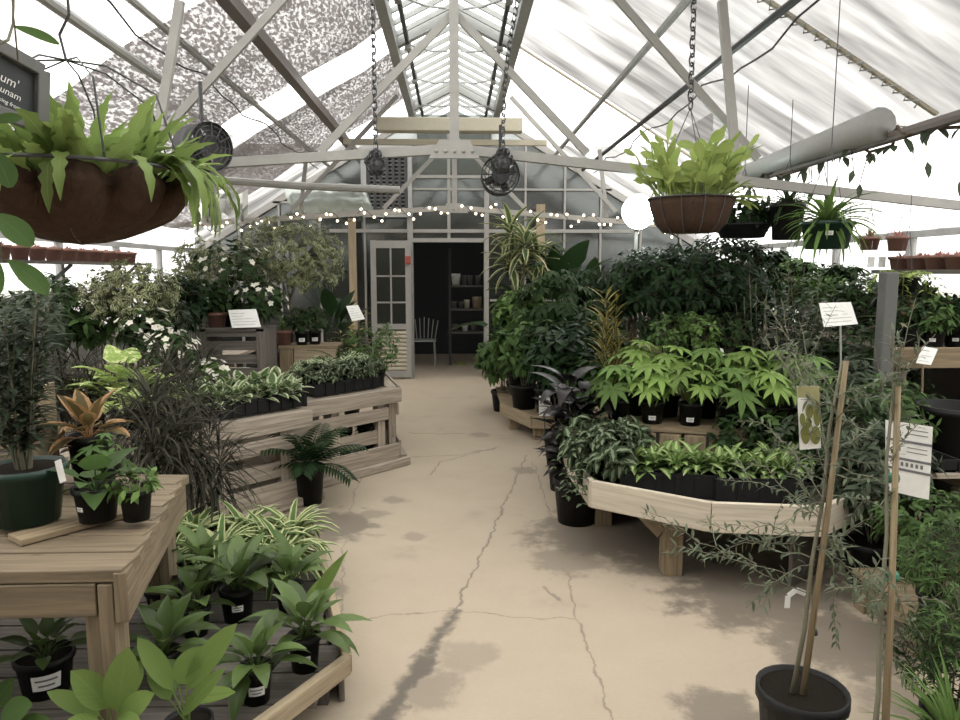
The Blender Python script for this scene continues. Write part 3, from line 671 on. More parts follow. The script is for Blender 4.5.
# pale crumpled inflated duct left
du = MB(); A = P(290, 200, 10.2); B = P(368, 200, 10.2); pts = [A.lerp(B, i/12)+V((0, 0, .03*math.sin(i*1.7))) for i in range(13)]; du.tube(pts, .20, .21, 16)
solo('air_duct', du, glass_mat('duct film', (.75, .78, .75), .2, .5, (.55, .58, .54)), 'fat translucent inflated air duct in front of the end wall', 'duct', A, smooth=True)
cl = MB(); rg = random.Random(3); W = 9
gr = [[P(196+52*i/W, 192+26*j/4+6*math.sin(i*1.1)*(1 if j else .4)+rg.uniform(-2, 2), 7.4+.12*math.sin(i*2.1+j)) for i in range(W+1)] for j in range(5)]
for j in range(4):
    for i in range(W): cl.quad(gr[j][i], gr[j][i+1], gr[j+1][i+1], gr[j+1][i])
solo('plastic_sheet', cl, M['white'], 'crumpled white plastic sheet bunched near the inflated duct', 'plastic sheet', gr[2][4], smooth=True)
# dark headhouse room behind the doorway
hh = MB(); hh.quad((-3.9, 14.2, 0), (3.9, 14.2, 0), (3.9, 14.2, 4), (-3.9, 14.2, 4)); hh.quad((-3.9, gy+.1, 0), (-3.9, 14.2, 0), (-3.9, 14.2, 4), (-3.9, gy+.1, 4)); hh.quad((3.9, gy+.1, 0), (3.9, 14.2, 0), (3.9, 14.2, 4), (3.9, gy+.1, 4)); struct('wall_rear', hh, M['dark_room'])
hc = MB(); hc.abox(-3.9, -.62, gy+.1, 14.2, 3.0, 3.05); hc.abox(.62, 3.9, gy+.1, 14.2, 3.0, 3.05); hc.abox(-.62, .62, gy+.4, 14.2, 3.0, 3.05)
struct('ceiling', hc, M['dark_room'])
sx0, sx1 = at(450, 12.6, 1).x, at(489, 12.6, 1).x
sh = thing('storage_shelf', 'dark storage shelving of pots standing inside the dim doorway', 'shelf', ((sx0+sx1)/2, 12.6, 0)); shz = [zat(py, 12.6) for py in (285, 308, 331, 374)]
for z in shz: part('shelf_board', MB().abox(sx0, sx1, 12.45, 12.8, z-.03, z), M['old_wood'], sh, world=True)
for x in (sx0, sx1):
    for yy in (12.46, 12.79): part('upright', MB().abox(x-.02, x+.02, yy-.02, yy+.02, 0, 2.0), M['dark_metal'], sh, world=True)
def jar(name, lab, cat, px, z, r, h, m, grp=None):
    p = at(px, 12.6, z); solo(name, MB().lathe(c=p, prof=[(.001, 0), (r*.85, 0), (r, h*.7), (r*1.05, h*.72), (r*1.05, h), (r*.9, h), (r*.85, h*.8), (.001, h*.8)], n=14), m, lab, cat, p, grp, smooth=True)
jar('bucket', 'white plastic bucket on the top board of the dim storage shelf', 'bucket', 456, shz[0], .075, .2, M['white'])
for i, px in enumerate((464, 470, 478)): jar('storage_jar', ['slim pale jar beside the white bucket on the dim shelf', 'middle slim jar on the top board of the dim shelf', 'end slim jar on the top board by the doorpost'][i], 'jar', px, shz[0], .045, .17, M['gray_stone'])
for i, px in enumerate((454, 461, 467, 477)): jar('storage_jar', 'small %s pot on the second board of the dim storage shelf' % ['gray', 'dusty', 'yellowish', 'broad tan'][i], 'jar', px, shz[1], [.045, .045, .05, .08][i], [.12, .12, .15, .2][i], [M['gray_stone'], M['gray_stone'], M['cream'], M['pine']][i])
for i, px in enumerate((455, 465, 474)): jar('storage_jar', 'dark little jar on the third board, %s' % ['nearest the shelf upright', 'with a pale lid', 'nearest the doorpost'][i], 'jar', px, shz[2], .05, .13, [M['gray_stone'], M['white'], M['gray_stone']][i])
for i, px in enumerate((454, 460, 465, 478)): jar('storage_jar', '%s on the lowest board of the dim storage shelf' % ['squat grey pot', 'round yellow-green gourd pot', 'narrow pale vase', 'tall tan basket pot'][i], 'jar', px, shz[3], [.06, .09, .04, .09][i], [.12, .2, .15, .32][i], [M['gray_stone'], GREEN['yellowgreen'], M['white'], M['pine_dull']][i])
ch = thing('wire_chair', 'dim metal garden chair just inside the doorway', 'chair', at(424, 12.4, 0)); c = V(ch.location)
for dx in (-.2, .2):
    for dy in (-.2, .2): part('leg', MB().tube([c+V((dx, dy, 0)), c+V((dx*.9, dy*.9, .43))], .013), M['gray_metal'], ch, world=True)
part('seat', MB().abox(c.x-.21, c.x+.21, c.y-.21, c.y+.21, .43, .45), M['gray_metal'], ch, world=True)
bkb = MB()
for i in range(7): bkb.tube([c+V((-.19+.063*i, .2, .45)), c+V((-.24+.08*i, .27, .82-.02*abs(i-3)))], .009)
part('backrest', bkb, M['gray_metal'], ch, world=True)
# ---------------------------------------------------------------- chains, fans, lights
def chain(name, lab, top, bot, weight=None, sag=0.0):
    top = V(top); bot = V(bot); L = (top-bot).length; n = int(L/.042); root = thing(name, lab, 'chain', bot); mb = MB()
    for i in range(n):
        t = (i+.5)/n; p = bot.lerp(top, t)+V((sag*math.sin(PI*t), 0, 0)); a = .6+(PI/2 if i % 2 else 0); x = V((math.cos(a), math.sin(a), 0))
        mb.tube([p+x*(.016*math.cos(q))+V((0, 0, .031*math.sin(q))) for q in [2*PI*k/8 for k in range(9)]], .0055, .0055, 4, cap=False)
    part('chain', mb, M['dark_metal'], root, world=True)
    if weight:
        w = MB(); rg = random.Random(2); w.ball(bot+V((0, 0, -.02)), weight)
        for k in range(34):
            q = bot+sph(rg.uniform(0, 6.28), rg.uniform(-1.5, 1.5))*weight; w.tube([q+V((.016*math.cos(g)*math.cos(k), .016*math.cos(g)*math.sin(k), .024*math.sin(g))) for g in [k+2*PI*j/6 for j in range(7)]], .007, .007, 4, cap=False)
        part('chain_bundle', w, M['dark_metal'], root, world=True)
a = P(376, 163, 4.93); b = P(371, -60, 4.93); chain('hoist_chain', 'dark hoist chain bunched in a knot over the tie beam by the shutter', b, a, .06)
a = P(503, 161, 4.93); b = P(527, -40, 4.93); chain('hoist_chain', 'dark hoist chain hanging slack to a bundle in front of the round fan', b, a, .06, -.05)
def fan(lab, c, r, face, yaw):
    root = thing('circulation_fan', lab, 'fan', c, rz=yaw); 
    part('housing', (lambda m: (m.lathe([(r, -.09), (r*1.03, -.1), (r*1.03, .1), (r, .09), (r*.98, -.09)], 28), setattr(m, 'v', [V((v.x, v.z, v.y)) for v in m.v]), m)[2])(MB()), M['dark_metal'], root, True)
    g = MB()
    for k in (.25, .45, .65, .85): g.tube([V((r*k*math.cos(a), -.1, r*k*math.sin(a))) for a in [2*PI*i/24 for i in range(25)]], .004, .004, 4, cap=False)
    for k in range(12): a = PI*k/6; g.tube([V((.05*math.cos(a), -.1, .05*math.sin(a))), V((r*math.cos(a), -.1, r*math.sin(a)))], .004, .004, 4)
    part('grille', g, M['dark_metal'], root)
    part('motor', (lambda m: m.tube([(0, -.06, 0), (0, .14, 0)], .07, .07, 14))(MB()), M['dark_metal'], root)
    for k in range(4):
        bl = MB(); a = PI/2*k+.4; x = V((math.cos(a), 0, math.sin(a))); y = V((-math.sin(a), .35, math.cos(a))).normalized(); bl.box(x*(r*.5), x*(r*.38), y*(r*.2), x.cross(y)*.004); part('blade', bl, M['dark_metal'], root)
    part('bracket', MB().tube([(0, 0, r), (0, 0, r+.25)], .012), M['dark_metal'], root)
fan('round grey circulation fan hanging under the tie beam above the doorway', P(500, 176, 6.0), .15, 0, 0)
fan('dark round circulation fan hung beside the big coco fibre basket', P(203, 148, 4.6), .14, 0, .9)
# fairy lights along the farther tie beam
m, nt = mat('warm bulb'); n = N(nt); e = n.n('ShaderNodeEmission'); e.inputs[0].default_value = (1, .80, .55, 1); e.inputs[1].default_value = 5; n.out(e.outputs[0]); M['bulb'] = m
fl_ = thing('fairy_lights', 'string of small warm fairy lights looped along the farther tie beam', 'string lights', (0, 9.25, 2.4)); rg = random.Random(11)
def cordpt(t):
    x = -3.3+6.2*t; z = (2.41+x*.075 if x < 0 else 2.41-x*.085); a = t*95
    return V((x, 9.28+.055*math.cos(a), z+.07*math.sin(a)-.02))
part('cord', MB().tube([cordpt(i/220) for i in range(221)], .005, .005, 4), M['dark_metal'], fl_, world=True)
bmesh_ = MB().ball((0, 0, 0), .0155, n=8, k=5).mesh('bulb', M['bulb'], True)
for i in range(72):
    p = cordpt((i+.5)/72)+V((rg.uniform(-.02, .02), -.01, rg.uniform(-.05, .04))); o = link('bulb', bmesh_, fl_); o.location = p-V(fl_.location)
# bright work light
q = P(638, 212, 6.6); wl = thing('work_light', 'blazing white grow light on a pale post beside the hanging basket', 'lamp', (q.x, q.y, 0))
part('pole', MB().tube([(q.x, q.y+.05, 0), (q.x, q.y+.05, q.z-.1)], .02), M['white_metal'], wl, world=True)
hd = MB(); hd.lathe([(.001, .12), (.08, .1), (.15, .0), (.16, -.01), (.15, -.015), (.075, .09), (.001, .11)], 20); hd.v = [V((q.x+v.x, q.y+v.z, q.z+v.y)) for v in hd.v]; part('reflector', hd, M['white_metal'], wl, True, world=True)
m, nt = mat('lamp glow'); n = N(nt); e = n.n('ShaderNodeEmission'); e.inputs[0].default_value = (.86, 1, .93, 1); e.inputs[1].default_value = 30; n.out(e.outputs[0])
bb = MB().ball((q.x, q.y-.03, q.z), .145, .08, .155, 18, 12); part('bulb', bb, m, wl, True, world=True)
# gray post between bays, eave ends
q = at(886, 4.35, 1.3); solo('concrete_post', MB().abox(q.x-.042, q.x+.042, 4.31, 4.395, 0, 1.60), M['gray_stone'], 'square grey concrete post rising among the far benches', 'post', (q.x, 4.35, 0), bevel=.01)
# world
w = bpy.data.worlds.new('overcast'); sc.world = w; w.use_nodes = True; bg = w.node_tree.nodes['Background']; bg.inputs[0].default_value = (1.0, .985, .955, 1); bg.inputs[1].default_value = 2.6
sc.view_settings.view_transform = 'Standard'; sc.view_settings.look = 'None'; sc.view_settings.gamma = 1.0; sc.view_settings.use_curve_mapping = False; sc.view_settings.exposure = 0.68
# ================================================================ near wooden table, left
TZ = .75
c0 = G(125, 570, TZ); c1 = G(185, 474, TZ); ed = (c1-c0).normalized(); lf = V((-1, .0, 0)); bk_ = c1+V((-1.6, .12, 0)); fr_ = c0+V((-1.6, -.02, 0))
t = thing('plank_table', 'pale plank-topped nursery table corner carrying the green pot and two black pots', 'table', (c0.x, c0.y, 0))
NP = 7
for i in range(NP):
    u0, u1 = i/NP+.004, (i+1)/NP-.004; a = c0.lerp(c1, (u0+u1)/2); b = fr_.lerp(bk_, (u0+u1)/2); w = (c1-c0).length*(u1-u0)*.98
    part('plank', MB().plank(a-V((0, 0, .02)), b-V((0, 0, .02)), (0, 1, 0), w, .038), M['table_pine'], t, world=True, bevel=.004)
z1, z2 = TZ-.042, TZ-.042-.10
part('apron', MB().plank(c0+V((-.09, .02, z1-.05-TZ)), fr_+V((0, .02, z1-.05-TZ)), (0, 0, 1), .10, .038), M['table_pine'], t, world=True, bevel=.004)
part('apron', MB().plank(c0-ed*.02+V((-.02, .02, -.085)), c1+V((-.02, 0, -.085)), (0, 0, 1), .15, .038), M['table_pine'], t, world=True, bevel=.004)
for q in (c0+V((-.085, .045, 0)), c1+V((-.09, -.06, 0)), fr_+V((.2, .06, 0))):
    part('leg', MB().abox(q.x-.05, q.x, q.y-.022, q.y+.022, .13, TZ-.045), M['table_pine'], t, world=True, bevel=.003)
    part('leg', MB().abox(q.x+.002, q.x+.045, q.y-.045, q.y+.045, .13, TZ-.045), M['table_pine'], t, world=True, bevel=.003)
bd = MB(); a = G(14, 540, TZ+.012); b = G(128, 510, TZ+.012); bd.plank(a, b, (0, 1, 0), .1, .02); solo('loose_board', bd, M['pine_dull'], 'loose thin board lying under the pots on the plank table', 'board', a, bevel=.003)
def on(px, py, z): return G(px, py, z)
TS = TZ+.024
plant('potted_shrub', 'tall dusky narrow-leaved shrub in the wide dark green pot on the plank table', 'potted plant', on(28, 520, TS), (column, K(3, 14, .62, 60, .085, .020, .17, 'lance', .7)), 'olivedark', (.125, .19, 'green'), tagw=None)
g = V(bpy.data.objects['potted_shrub'].location); tg = MB(); q = P(60, 465, g.y-.12); tg.box(q+V((0, 0, -.02)), (.010, 0, .004), (0, .001, 0), (-.006, 0, .036)); part('plant_tag', tg, M['white'], bpy.data.objects['potted_shrub'], world=True)
plant('potted_plant', 'plant with huge rounded leaves in a black pot on the plank table', 'potted plant', on(98, 519, TS), (rosette, K(5, 9, .11, .10, 'heart', 55, -5, .5, .07, .12)), 'mid', (.072, .115, 'black'), tagw=.028, tagoff=-.9)
plant('potted_plant', 'small trailing leafy plant in the black pot nearest the table corner', 'potted plant', on(137, 519, TS), (bush, K(4, (.085, .085, .05), .03, 26, 5, .045, .02, 'ovate')), 'fresh', (.052, .105, 'black'))
plant('aralia', 'lacy-leaved seedling behind the black pot with the huge rounded leaves', 'potted plant', at(103, 2.75, TZ), (palmate, K(2, 9, .15, .10, .07, .02, 6)), 'mid', (.05, .09, 'black'))
plant('croton', 'croton with big orange and brown leaves at the back of the plank table', 'potted plant', at(92, 2.92, TZ), (rosette, K(9, 16, .17, .075, 'ovate', 75, 5, .5, .07, .2)), 'croton', (.08, .2, 'black'))
plant('croton', 'smaller yellow and brown croton by the wooden crate on the plank table', 'potted plant', at(48, 2.85, TZ), (rosette, K(14, 13, .14, .05, 'ovate', 75, 10, .5, .06, .2)), 'croton', (.06, .12, 'black'))
q = at(0, 2.62, TZ); wc = thing('wooden_crate', 'rough wooden crate end standing on the plank table behind the green pot', 'crate', (q.x-.05, q.y, TZ)); cz = zat(392, 2.62)
for i in range(2): part('board', MB().abox(q.x-.4, q.x+.075, 2.60, 2.63, TZ+.005+i*(cz-TZ)/2, TZ+(i+1)*(cz-TZ)/2-.008), M['pine_dull'], wc, world=True, bevel=.003)
part('board', MB().abox(q.x+.05, q.x+.075, 2.635, 2.9, TZ+.005, cz), M['pine_dull'], wc, world=True, bevel=.003)
# ================================================================ low platform with black pots
DZ, RMZ = .13, .20
A = G(318, 540, RMZ); C = G(347, 655, RMZ); B = G(228, 742, RMZ)
pl = thing('low_platform', 'low wooden plant platform with a raised pale rim beside the path', 'platform', (C.x, C.y, 0))
D1, D2 = V((-2.4, 1.5, 0)), V((-2.4, A.y+.2, 0))
poly = [(A.x, A.y), (C.x, C.y), (B.x, B.y), (D1.x, D1.y), (D2.x, D2.y)]
if ((poly[1][0]-poly[0][0])*(poly[2][1]-poly[0][1])-(poly[2][0]-poly[0][0])*(poly[1][1]-poly[0][1])) < 0: poly = poly[::-1]
NB = 11
for i in range(NB):
    y0 = 1.55+(A.y-1.5)*i/NB; y1 = 1.55+(A.y-1.5)*(i+1)/NB-.012; ym = (y0+y1)/2
    xr = C.x+(A.x-C.x)*(ym-C.y)/(A.y-C.y) if ym > C.y else C.x+(B.x-C.x)*(ym-C.y)/(B.y-C.y)
    part('deck_board', MB().abox(-2.4, xr-.03, y0, y1, DZ-.022, DZ), M['old_wood'], pl, world=True)
for a, b in ((A, C), (C, B)):
    part('rim', MB().plank(V((a.x, a.y, RMZ-.035)), V((b.x, b.y, RMZ-.035)), (0, 0, 1), .07, .036), M['pine'], pl, world=True, bevel=.004)
for q in ((C.x-.12, C.y+.05), (A.x-.1, A.y-.1), (B.x-.15, B.y+.1), (-1.5, 2.6), (-1.5, 3.6)): part('foot', MB().abox(q[0]-.045, q[0]+.045, q[1]-.045, q[1]+.045, 0, DZ-.022), M['old_wood'], pl, world=True)
part('skirt', MB().plank(V((A.x-.02, A.y, .06)), V((C.x-.025, C.y+.02, .06)), (0, 0, 1), .11, .02), M['old_wood'], pl, world=True)
lily = lambda sd, n=12, L=.17, W=.06, pet=.08, e1=15: (rosette, K(sd, int(n*1.5), L*1.12, W*1.15, 'ovate', 82, e1, .8, pet, .18))
plant('potted_plant', 'leafy plant in a white-labelled black pot under the plank table', 'potted plant', on(47, 690, DZ), (rosette, K(21, 16, .10, .055, 'ovate', 75, 5, .5, .07)), 'lily', (.095, .14, 'black'), tagw=.10, tagz=.5)
plant('potted_plant', 'dark broad-leaved plant in the white-labelled black pot below the table edge', 'potted plant', on(165, 615, DZ), lily(22, 12, .15, .07), 'lily', (.075, .125, 'black'), tagw=.07)
plant('peace_lily', 'broad-leaved peace lily with a white sticker in the middle of the low platform', 'potted plant', on(238, 618, DZ), lily(23, 13, .19, .075, .07), 'lily', (.072, .14, 'black'), tagw=.05, tagz=.5)
plant('peace_lily', 'small peace lily with drooping leaves at the front of the low platform', 'potted plant', on(257, 700, DZ), lily(24, 13, .14, .05, .06, -5), 'lily', (.055, .13, 'black'), tagw=.06)
plant('peace_lily', 'peace lily with long arching leaves nearest the corner of the platform rim', 'potted plant', on(305, 668, DZ), lily(26, 15, .17, .06, .08, 5), 'lily', (.06, .135, 'black'), tagw=.045)
plant('peace_lily', 'young peace lily behind the long-leaved one near the platform rim', 'potted plant', at(290, 3.05, DZ), lily(27, 11, .15, .055, .09, 20), 'lily', (.06, .12, 'black'))
plant('peace_lily', 'dark shaded peace lily between the table leg and the front of the platform', 'potted plant', at(165, 2.5, DZ), lily(28, 12, .15, .06, .06, 0), 'lily', (.06, .12, 'black'), tagw=.04)
plant('peace_lily', 'peace lily standing just behind the table leg on the low platform', 'potted plant', at(196, 2.85, DZ), lily(29, 11, .15, .06, .08, 5), 'lily', (.06, .12, 'black'))
plant('peace_lily', 'dark peace lily half hidden behind the middle pot of the platform', 'potted plant', at(205, 3.25, DZ), lily(30, 11, .16, .06, .08, 5), 'lily', (.06, .12, 'black'))
sp = [(168, 3.45, 'under the table corner'), (196, 3.62, 'next to the one under the table corner'), (222, 3.4, 'behind the middle platform peace lily'), (246, 3.66, 'second along the back of the platform'), (270, 3.5, 'third along the back of the platform'), (292, 3.62, 'last along the back of the platform'), (285, 3.35, 'overhanging the platform rim by the path')]
for i, (px, Y, w) in enumerate(sp):
    plant('spider_plant', 'yellow-edged spider plant '+w, 'spider plant', at(px, Y, DZ), (rosette, K(31+i % 3, 54, .21, .036, 'strap', 82, 5, 1.5, 0, .25, 5)), 'spider', (.055, .11, 'black'), s=1.28, group='spider plants on the low platform')
# explicit foreground leaves (base px, tip px, depth base, depth tip, width in px)
def xleaf(mb, b, t_, Yb, Yt, Wpx, prof='ovate', droop=.15, m=0, roll=0.0):
    a = P(*b, Yb); c = P(*t_, Yt); d = c-a; n = (CAM-a).normalized()+V((0, 0, .35)); n = Matrix.Rotation(roll, 3, d.normalized()) @ n
    mb.leaf(a, d.normalized()+V((0, 0, droop*.4)), n, d.length, Wpx*(Yb+Yt)/2/FPX, prof, droop, .12, 8, R_.random(), m)
def fgplant(name, lab, cat, loc, leaves, fm, pot=None, extra=None, **k):
    root = thing(name, lab, cat, loc)
    if pot: add_pot(root, *pot)
    mb = MB()
    for l in leaves: xleaf(mb, *l)
    for l in leaves:
        if pot: mb.tube([V(loc)+V((0, 0, pot[1]-.02)), P(*l[0], l[2])], .004, .003, 4, .4, 0, False)
    part('foliage', mb, GREEN[fm], root, True, world=True); return root
fgplant('peace_lily', 'large light green broad-leaved plant at the very front of the platform', 'potted plant', at(122, 2.02, DZ), [((118, 712), (124, 644), 2.0, 1.98, 34, 'ellip'), ((108, 708), (74, 668), 2.0, 1.95, 30, 'ellip'), ((118, 722), (153, 690), 2.0, 1.9, 26, 'ellip'), ((100, 716), (48, 690), 2.02, 2.0, 20, 'ellip'), ((112, 728), (140, 722), 1.98, 1.86, 26, 'ellip'), ((100, 722), (60, 728), 1.98, 1.9, 22, 'ellip'), ((122, 700), (140, 660), 2.06, 2.12, 22, 'ellip'), ((106, 700), (96, 652), 2.06, 2.12, 20, 'ellip')], 'biglight', (.08, .11, 'black'))
fgplant('peace_lily', 'light green plant with two long upright leaves in front of the shaded pots', 'potted plant', at(190, 2.1, DZ), [((186, 690), (233, 620), 2.1, 2.06, 25, 'ellip'), ((178, 684), (200, 645), 2.1, 2.1, 28, 'ellip'), ((182, 716), (223, 664), 2.05, 1.98, 16, 'ellip'), ((172, 690), (140, 636), 2.12, 2.14, 22, 'ellip'), ((170, 700), (150, 660), 2.12, 2.16, 22, 'ellip'), ((190, 700), (235, 690), 2.1, 2.0, 16, 'ellip')], 'biglight', (.07, .11, 'black'))
fgplant('peace_lily', 'green leaves of a pot at the bottom edge of the platform under the table', 'potted plant', at(-8, 2.0, DZ), [((0, 722), (32, 702), 1.98, 1.9, 30, 'ellip'), ((-10, 712), (12, 676), 2.0, 1.98, 20, 'ellip'), ((10, 730), (52, 722), 1.96, 1.88, 24, 'ellip'), ((-10, 720), (-40, 690), 1.98, 1.98, 24, 'ellip')], 'mid', (.08, .12, 'black'))
lg = MB(); a = at(300, 2.72, .36); xleaf(lg, (312, 604), (346, 548), 2.72, 2.62, 13, 'lance', .1); xleaf(lg, (300, 612), (338, 560), 2.74, 2.74, 12, 'lance', .2); part('long_leaf', lg, GREEN['biglight'], bpy.data.objects['peace_lily.002'], True, world=True)
# ================================================================ pallets
def pallet(lab, a, b, ht, m='gray_wood', depth=.9, away=None):
    """a, b floor ends of the front; boards stacked with gaps, block posts, slatted top"""
    a = V((a[0], a[1], 0)); b = V((b[0], b[1], 0)); d = (b-a).normalized(); n = V((-d.y, d.x, 0))
    if away: n = V(away)
    elif n.dot(V((a.x, a.y, 0))) < 0: n = -n
    t = thing('pallet_bench', lab, 'pallet bench', a, 'pallet benches along the path'); L = (b-a).length
    def bd_(s0, s1, z, h, off, th=.022, nm='board'): part(nm, MB().plank(a+d*(L*s0)+n*off+V((0, 0, z)), a+d*(L*s1)+n*off+V((0, 0, z)), (0, 0, 1), h, th), M[m], t, world=True, bevel=.004)
    bd_(0, 1.0, ht-.065, .115, 0); bd_(.02, .88, ht-.205, .10, .012); bd_(0, .86, .27, .11, .05); bd_(0, .97, .13, .13, 0); bd_(.0, 1.04, .035, .06, -.03, .06)
    for s in (.04, .42, .83): part('post', MB().plank(a+d*(L*s)+n*.06+V((0, 0, .06)), a+d*(L*s)+n*.06+V((0, 0, ht-.13)), d, .075, .06), M[m], t, world=True)
    for s in (.0, .5, 1.0): part('joist', MB().plank(a+d*(L*(.03+.94*s))+n*.04+V((0, 0, ht-.09)), a+d*(L*(.03+.94*s))+n*depth+V((0, 0, ht-.09)), (0, 0, 1), .09, .04), M[m], t, world=True)
    k = int(depth/.13)
    for i in range(k): bd_(0.01, .99, ht-.031, .10, .07+i*.13, .02, 'top_board') if False else part('top_board', MB().plank(a+d*(L*.01)+n*(.075+i*.13)+V((0, 0, ht-.022)), a+d*(L*.99)+n*(.075+i*.13)+V((0, 0, ht-.022)), n, .105, .02), M[m], t, world=True)
    for s in (.05, .95): part('leg', MB().plank(a+d*(L*s)+n*(depth-.05), a+d*(L*s)+n*(depth-.05)+V((0, 0, ht-.13)), d, .08, .06), M[m], t, world=True)
    return t
PZ = .66
pallet('weathered grey pallet bench nearest the low platform, spiky plants in front', (-1.80, 4.12), (-1.0, 5.0), PZ, depth=.95)
pallet('weathered grey pallet bench jutting towards the path beyond the potted palm', (-1.22, 5.12), (-.45, 5.94), PZ, depth=.95)
pallet('weathered pallet bench end turned towards the door, behind the jutting one', (-.47, 6.02), (-.72, 7.1), PZ, depth=.6, away=(-.974, -.225, 0))
pallet('weathered pallet bench under the mass of dark spiky plants', (-3.3, 3.75), (-2.1, 3.95), PZ-.05, depth=1.2)
# palm in black pot between pallets
plant('potted_palm', 'small dark palm in a black pot squeezed between the two pallet benches', 'potted palm', on(310, 503, .0), (palm, K(3, 12, .42, .15, .022, 80, 25, 1.1)), 'deep', (.105, .27, 'black'))
for i, (px, py) in enumerate(((316, 511), (303, 514))):
    q = G(px, py); mb = MB(); 
    for k in range(5): mb.leaf(q+V((0, 0, .004)), sph(k*1.256, .35), (0, 0, 1), .035, .018, 'ovate', .3, .2, 3)
    solo('fallen_flower', mb, GREEN['white'], ['fallen white flower lying on the damp floor beside the palm pot', 'second fallen white flower closest to the pallet step'][i], 'flower', q, smooth=True)
# dark spiky plants on floor before the pallet and on the bench behind
spiky = lambda sd, H=.5, hd=3, L=.34: (canes, K(sd, hd, H, 44, L, .014, 'lance', 0, 1, .12, 1.2, 85, -25, 4, .12, .2, .01))
for i, (px, Y, Z, H, w) in enumerate([(168, 3.72, 0, .62, 'behind the plank table'), (196, 3.85, 0, .50, 'in front of the pallet boards'), (216, 3.98, 0, .28, 'lowest one at the pallet front'), (150, 3.9, 0, .75, 'tallest one behind the croton'), (188, 4.3, .0, .78, 'touching the pallet top')]):
    plant('dracaena', 'dusky spiky dracaena standing on the floor, '+w, 'dracaena', at(px, Y, Z), spiky(40+i % 3, H, 3 + i % 2), 'spiky', (.10, .18, 'black'), group='spiky dracaenas on the floor')
for i, (px, Y, w) in enumerate([(12, 4.2, 'at the outer end of the bench'), (50, 4.35, 'second in from the outer end'), (90, 4.45, 'behind the orange croton'), (128, 4.6, 'under the lime caladium'), (165, 4.75, 'beside the lime caladium'), (200, 5.0, 'near the variegated flats'), (30, 4.8, 'in the row behind, outer end'), (75, 5.0, 'in the row behind, below the shrubs')]):
    plant('dracaena', 'dusky spiky dracaena on the bench, '+w, 'dracaena', at(px, Y, PZ-.05), spiky(43+i % 3, .10, 3, .25 if px in (90, 128) else .34), 'spiky', (.075, .13, 'black'), group='spiky dracaenas on the pallet bench')
plant('caladium', 'lime and cream caladium glowing above the dark spiky plants', 'caladium', at(128, 4.45, .61), (rosette, K(51, 40, .17, .14, 'heart', 55, 5, .7, .28, .1)), 'caladium', (.09, .15, 'black'))
plant('caladium', 'small pale caladium peeping out below the big lime one', 'caladium', at(136, 4.0, .75), (rosette, K(52, 12, .10, .075, 'heart', 70, 5, .7, .06, .1)), 'caladium', (.06, .11, 'black'))
beg = lambda sd, R=.24, H=.26: (bush, K(sd, (R, R, R*.8), H, 90, 4, .085, .05, 'ovate', .5, 7, 3, 0, 1, .5, .03, .35, (.34, 5, .030, 2)))
plant('white_begonia', 'white-flowered begonia in front of the round-topped topiary', 'flowering plant', at(150, 5.2, .62), beg(61, .20, .42), ['dark', 'white'], (.10, .16, 'black'))
plant('white_begonia', 'white-flowered begonia with lower blooms by the lime caladium', 'flowering plant', at(176, 5.0, .62), beg(62, .17, .32), ['dark', 'white'], (.09, .14, 'black'))
# dark shrubs behind
for i, (px, Y, Z, R, H, fm, w) in enumerate([(20, 5.3, .62, .30, .42, 'dark', 'nearest the side wall'), (62, 5.5, .62, .30, .50, 'dark', 'between the wall shelf and the topiary'), (102, 5.6, .62, .28, .48, 'mid', 'lighter green one beside the begonia'), (40, 4.9, .62, .22, .46, 'olivedark', 'greyish one by the croton'), (182, 5.9, .62, .26, .55, 'deep', 'behind the slatted crate')]):
    plant('leafy_shrub', 'bushy dark-leaved shrub on the back benches, '+w, 'shrub', at(px, Y, Z), (bush, K(70+i, (R, R, R), H, 80, 5, .11, .042, 'ovate', .7, 8, 3)), fm, (.11, .2, 'black'))
plant('leafy_shrub', 'long-stemmed grey shrub standing upright behind the plank table', 'shrub', at(22, 3.4, .62), (column, K(77, 6, .62, 26, .10, .022, .2, 'lance', .7)), 'olivedark', (.1, .17, 'black'))
# topiary and pale tree
def standard(name, lab, px, Y, Z, trunk_h, R, L, W, fm, pot, tips=230, sd=5, stems=1, per=6, cat='small tree', sr=.005):
    root = thing(name, lab, cat, at(px, Y, Z)); add_pot(root, *pot); h = pot[1]-.02; rg = random.Random(sd)
    tr = MB()
    for i in range(stems): x = (i-(stems-1)/2)*.09; tr.tube([(x*.5, 0, h), (x+.012, .01, h+trunk_h*.5), (x*1.2, 0, h+trunk_h)], .016, .011, 8)
    part('trunk', tr, M['bark'], root, True)
    mb = bush(sd, R, R[2]*.9, tips, per, L, W, 'ovate', .5, 10, 3, 0, 1, .45, .02, .35, None, False, sr)
    o = part('foliage', mb, [GREEN[fm], M['twig']], root, True); o.location = (0, 0, h+trunk_h-.05); return root
standard('topiary_tree', 'round-headed topiary with small cream-edged leaves on two thin stems', 138, 5.4, .62, .42, (.37, .3, .27), .05, .024, 'pale', (.13, .22, 'black'), 300, 81, 2)
standard('topiary_tree', 'darker low-headed topiary hugging the side of the cream-leaved one', 172, 5.55, .62, .36, (.17, .17, .2), .05, .026, 'olivedark', (.10, .18, 'black'), 110, 82, 1)
standard('ficus_tree', 'wide pale-leaved fig tree spreading under the fairy lights', 292, 6.9, .62, .55, (.56, .4, .42), .06, .027, 'pale', (.15, .25, 'black'), 420, 83, 1)
standard('ficus_tree', 'pale-leaved fig hanging over behind the coco fibre basket', 205, 7.0, .62, .55, (.32, .3, .34), .06, .028, 'pale', (.12, .2, 'black'), 170, 84, 1)
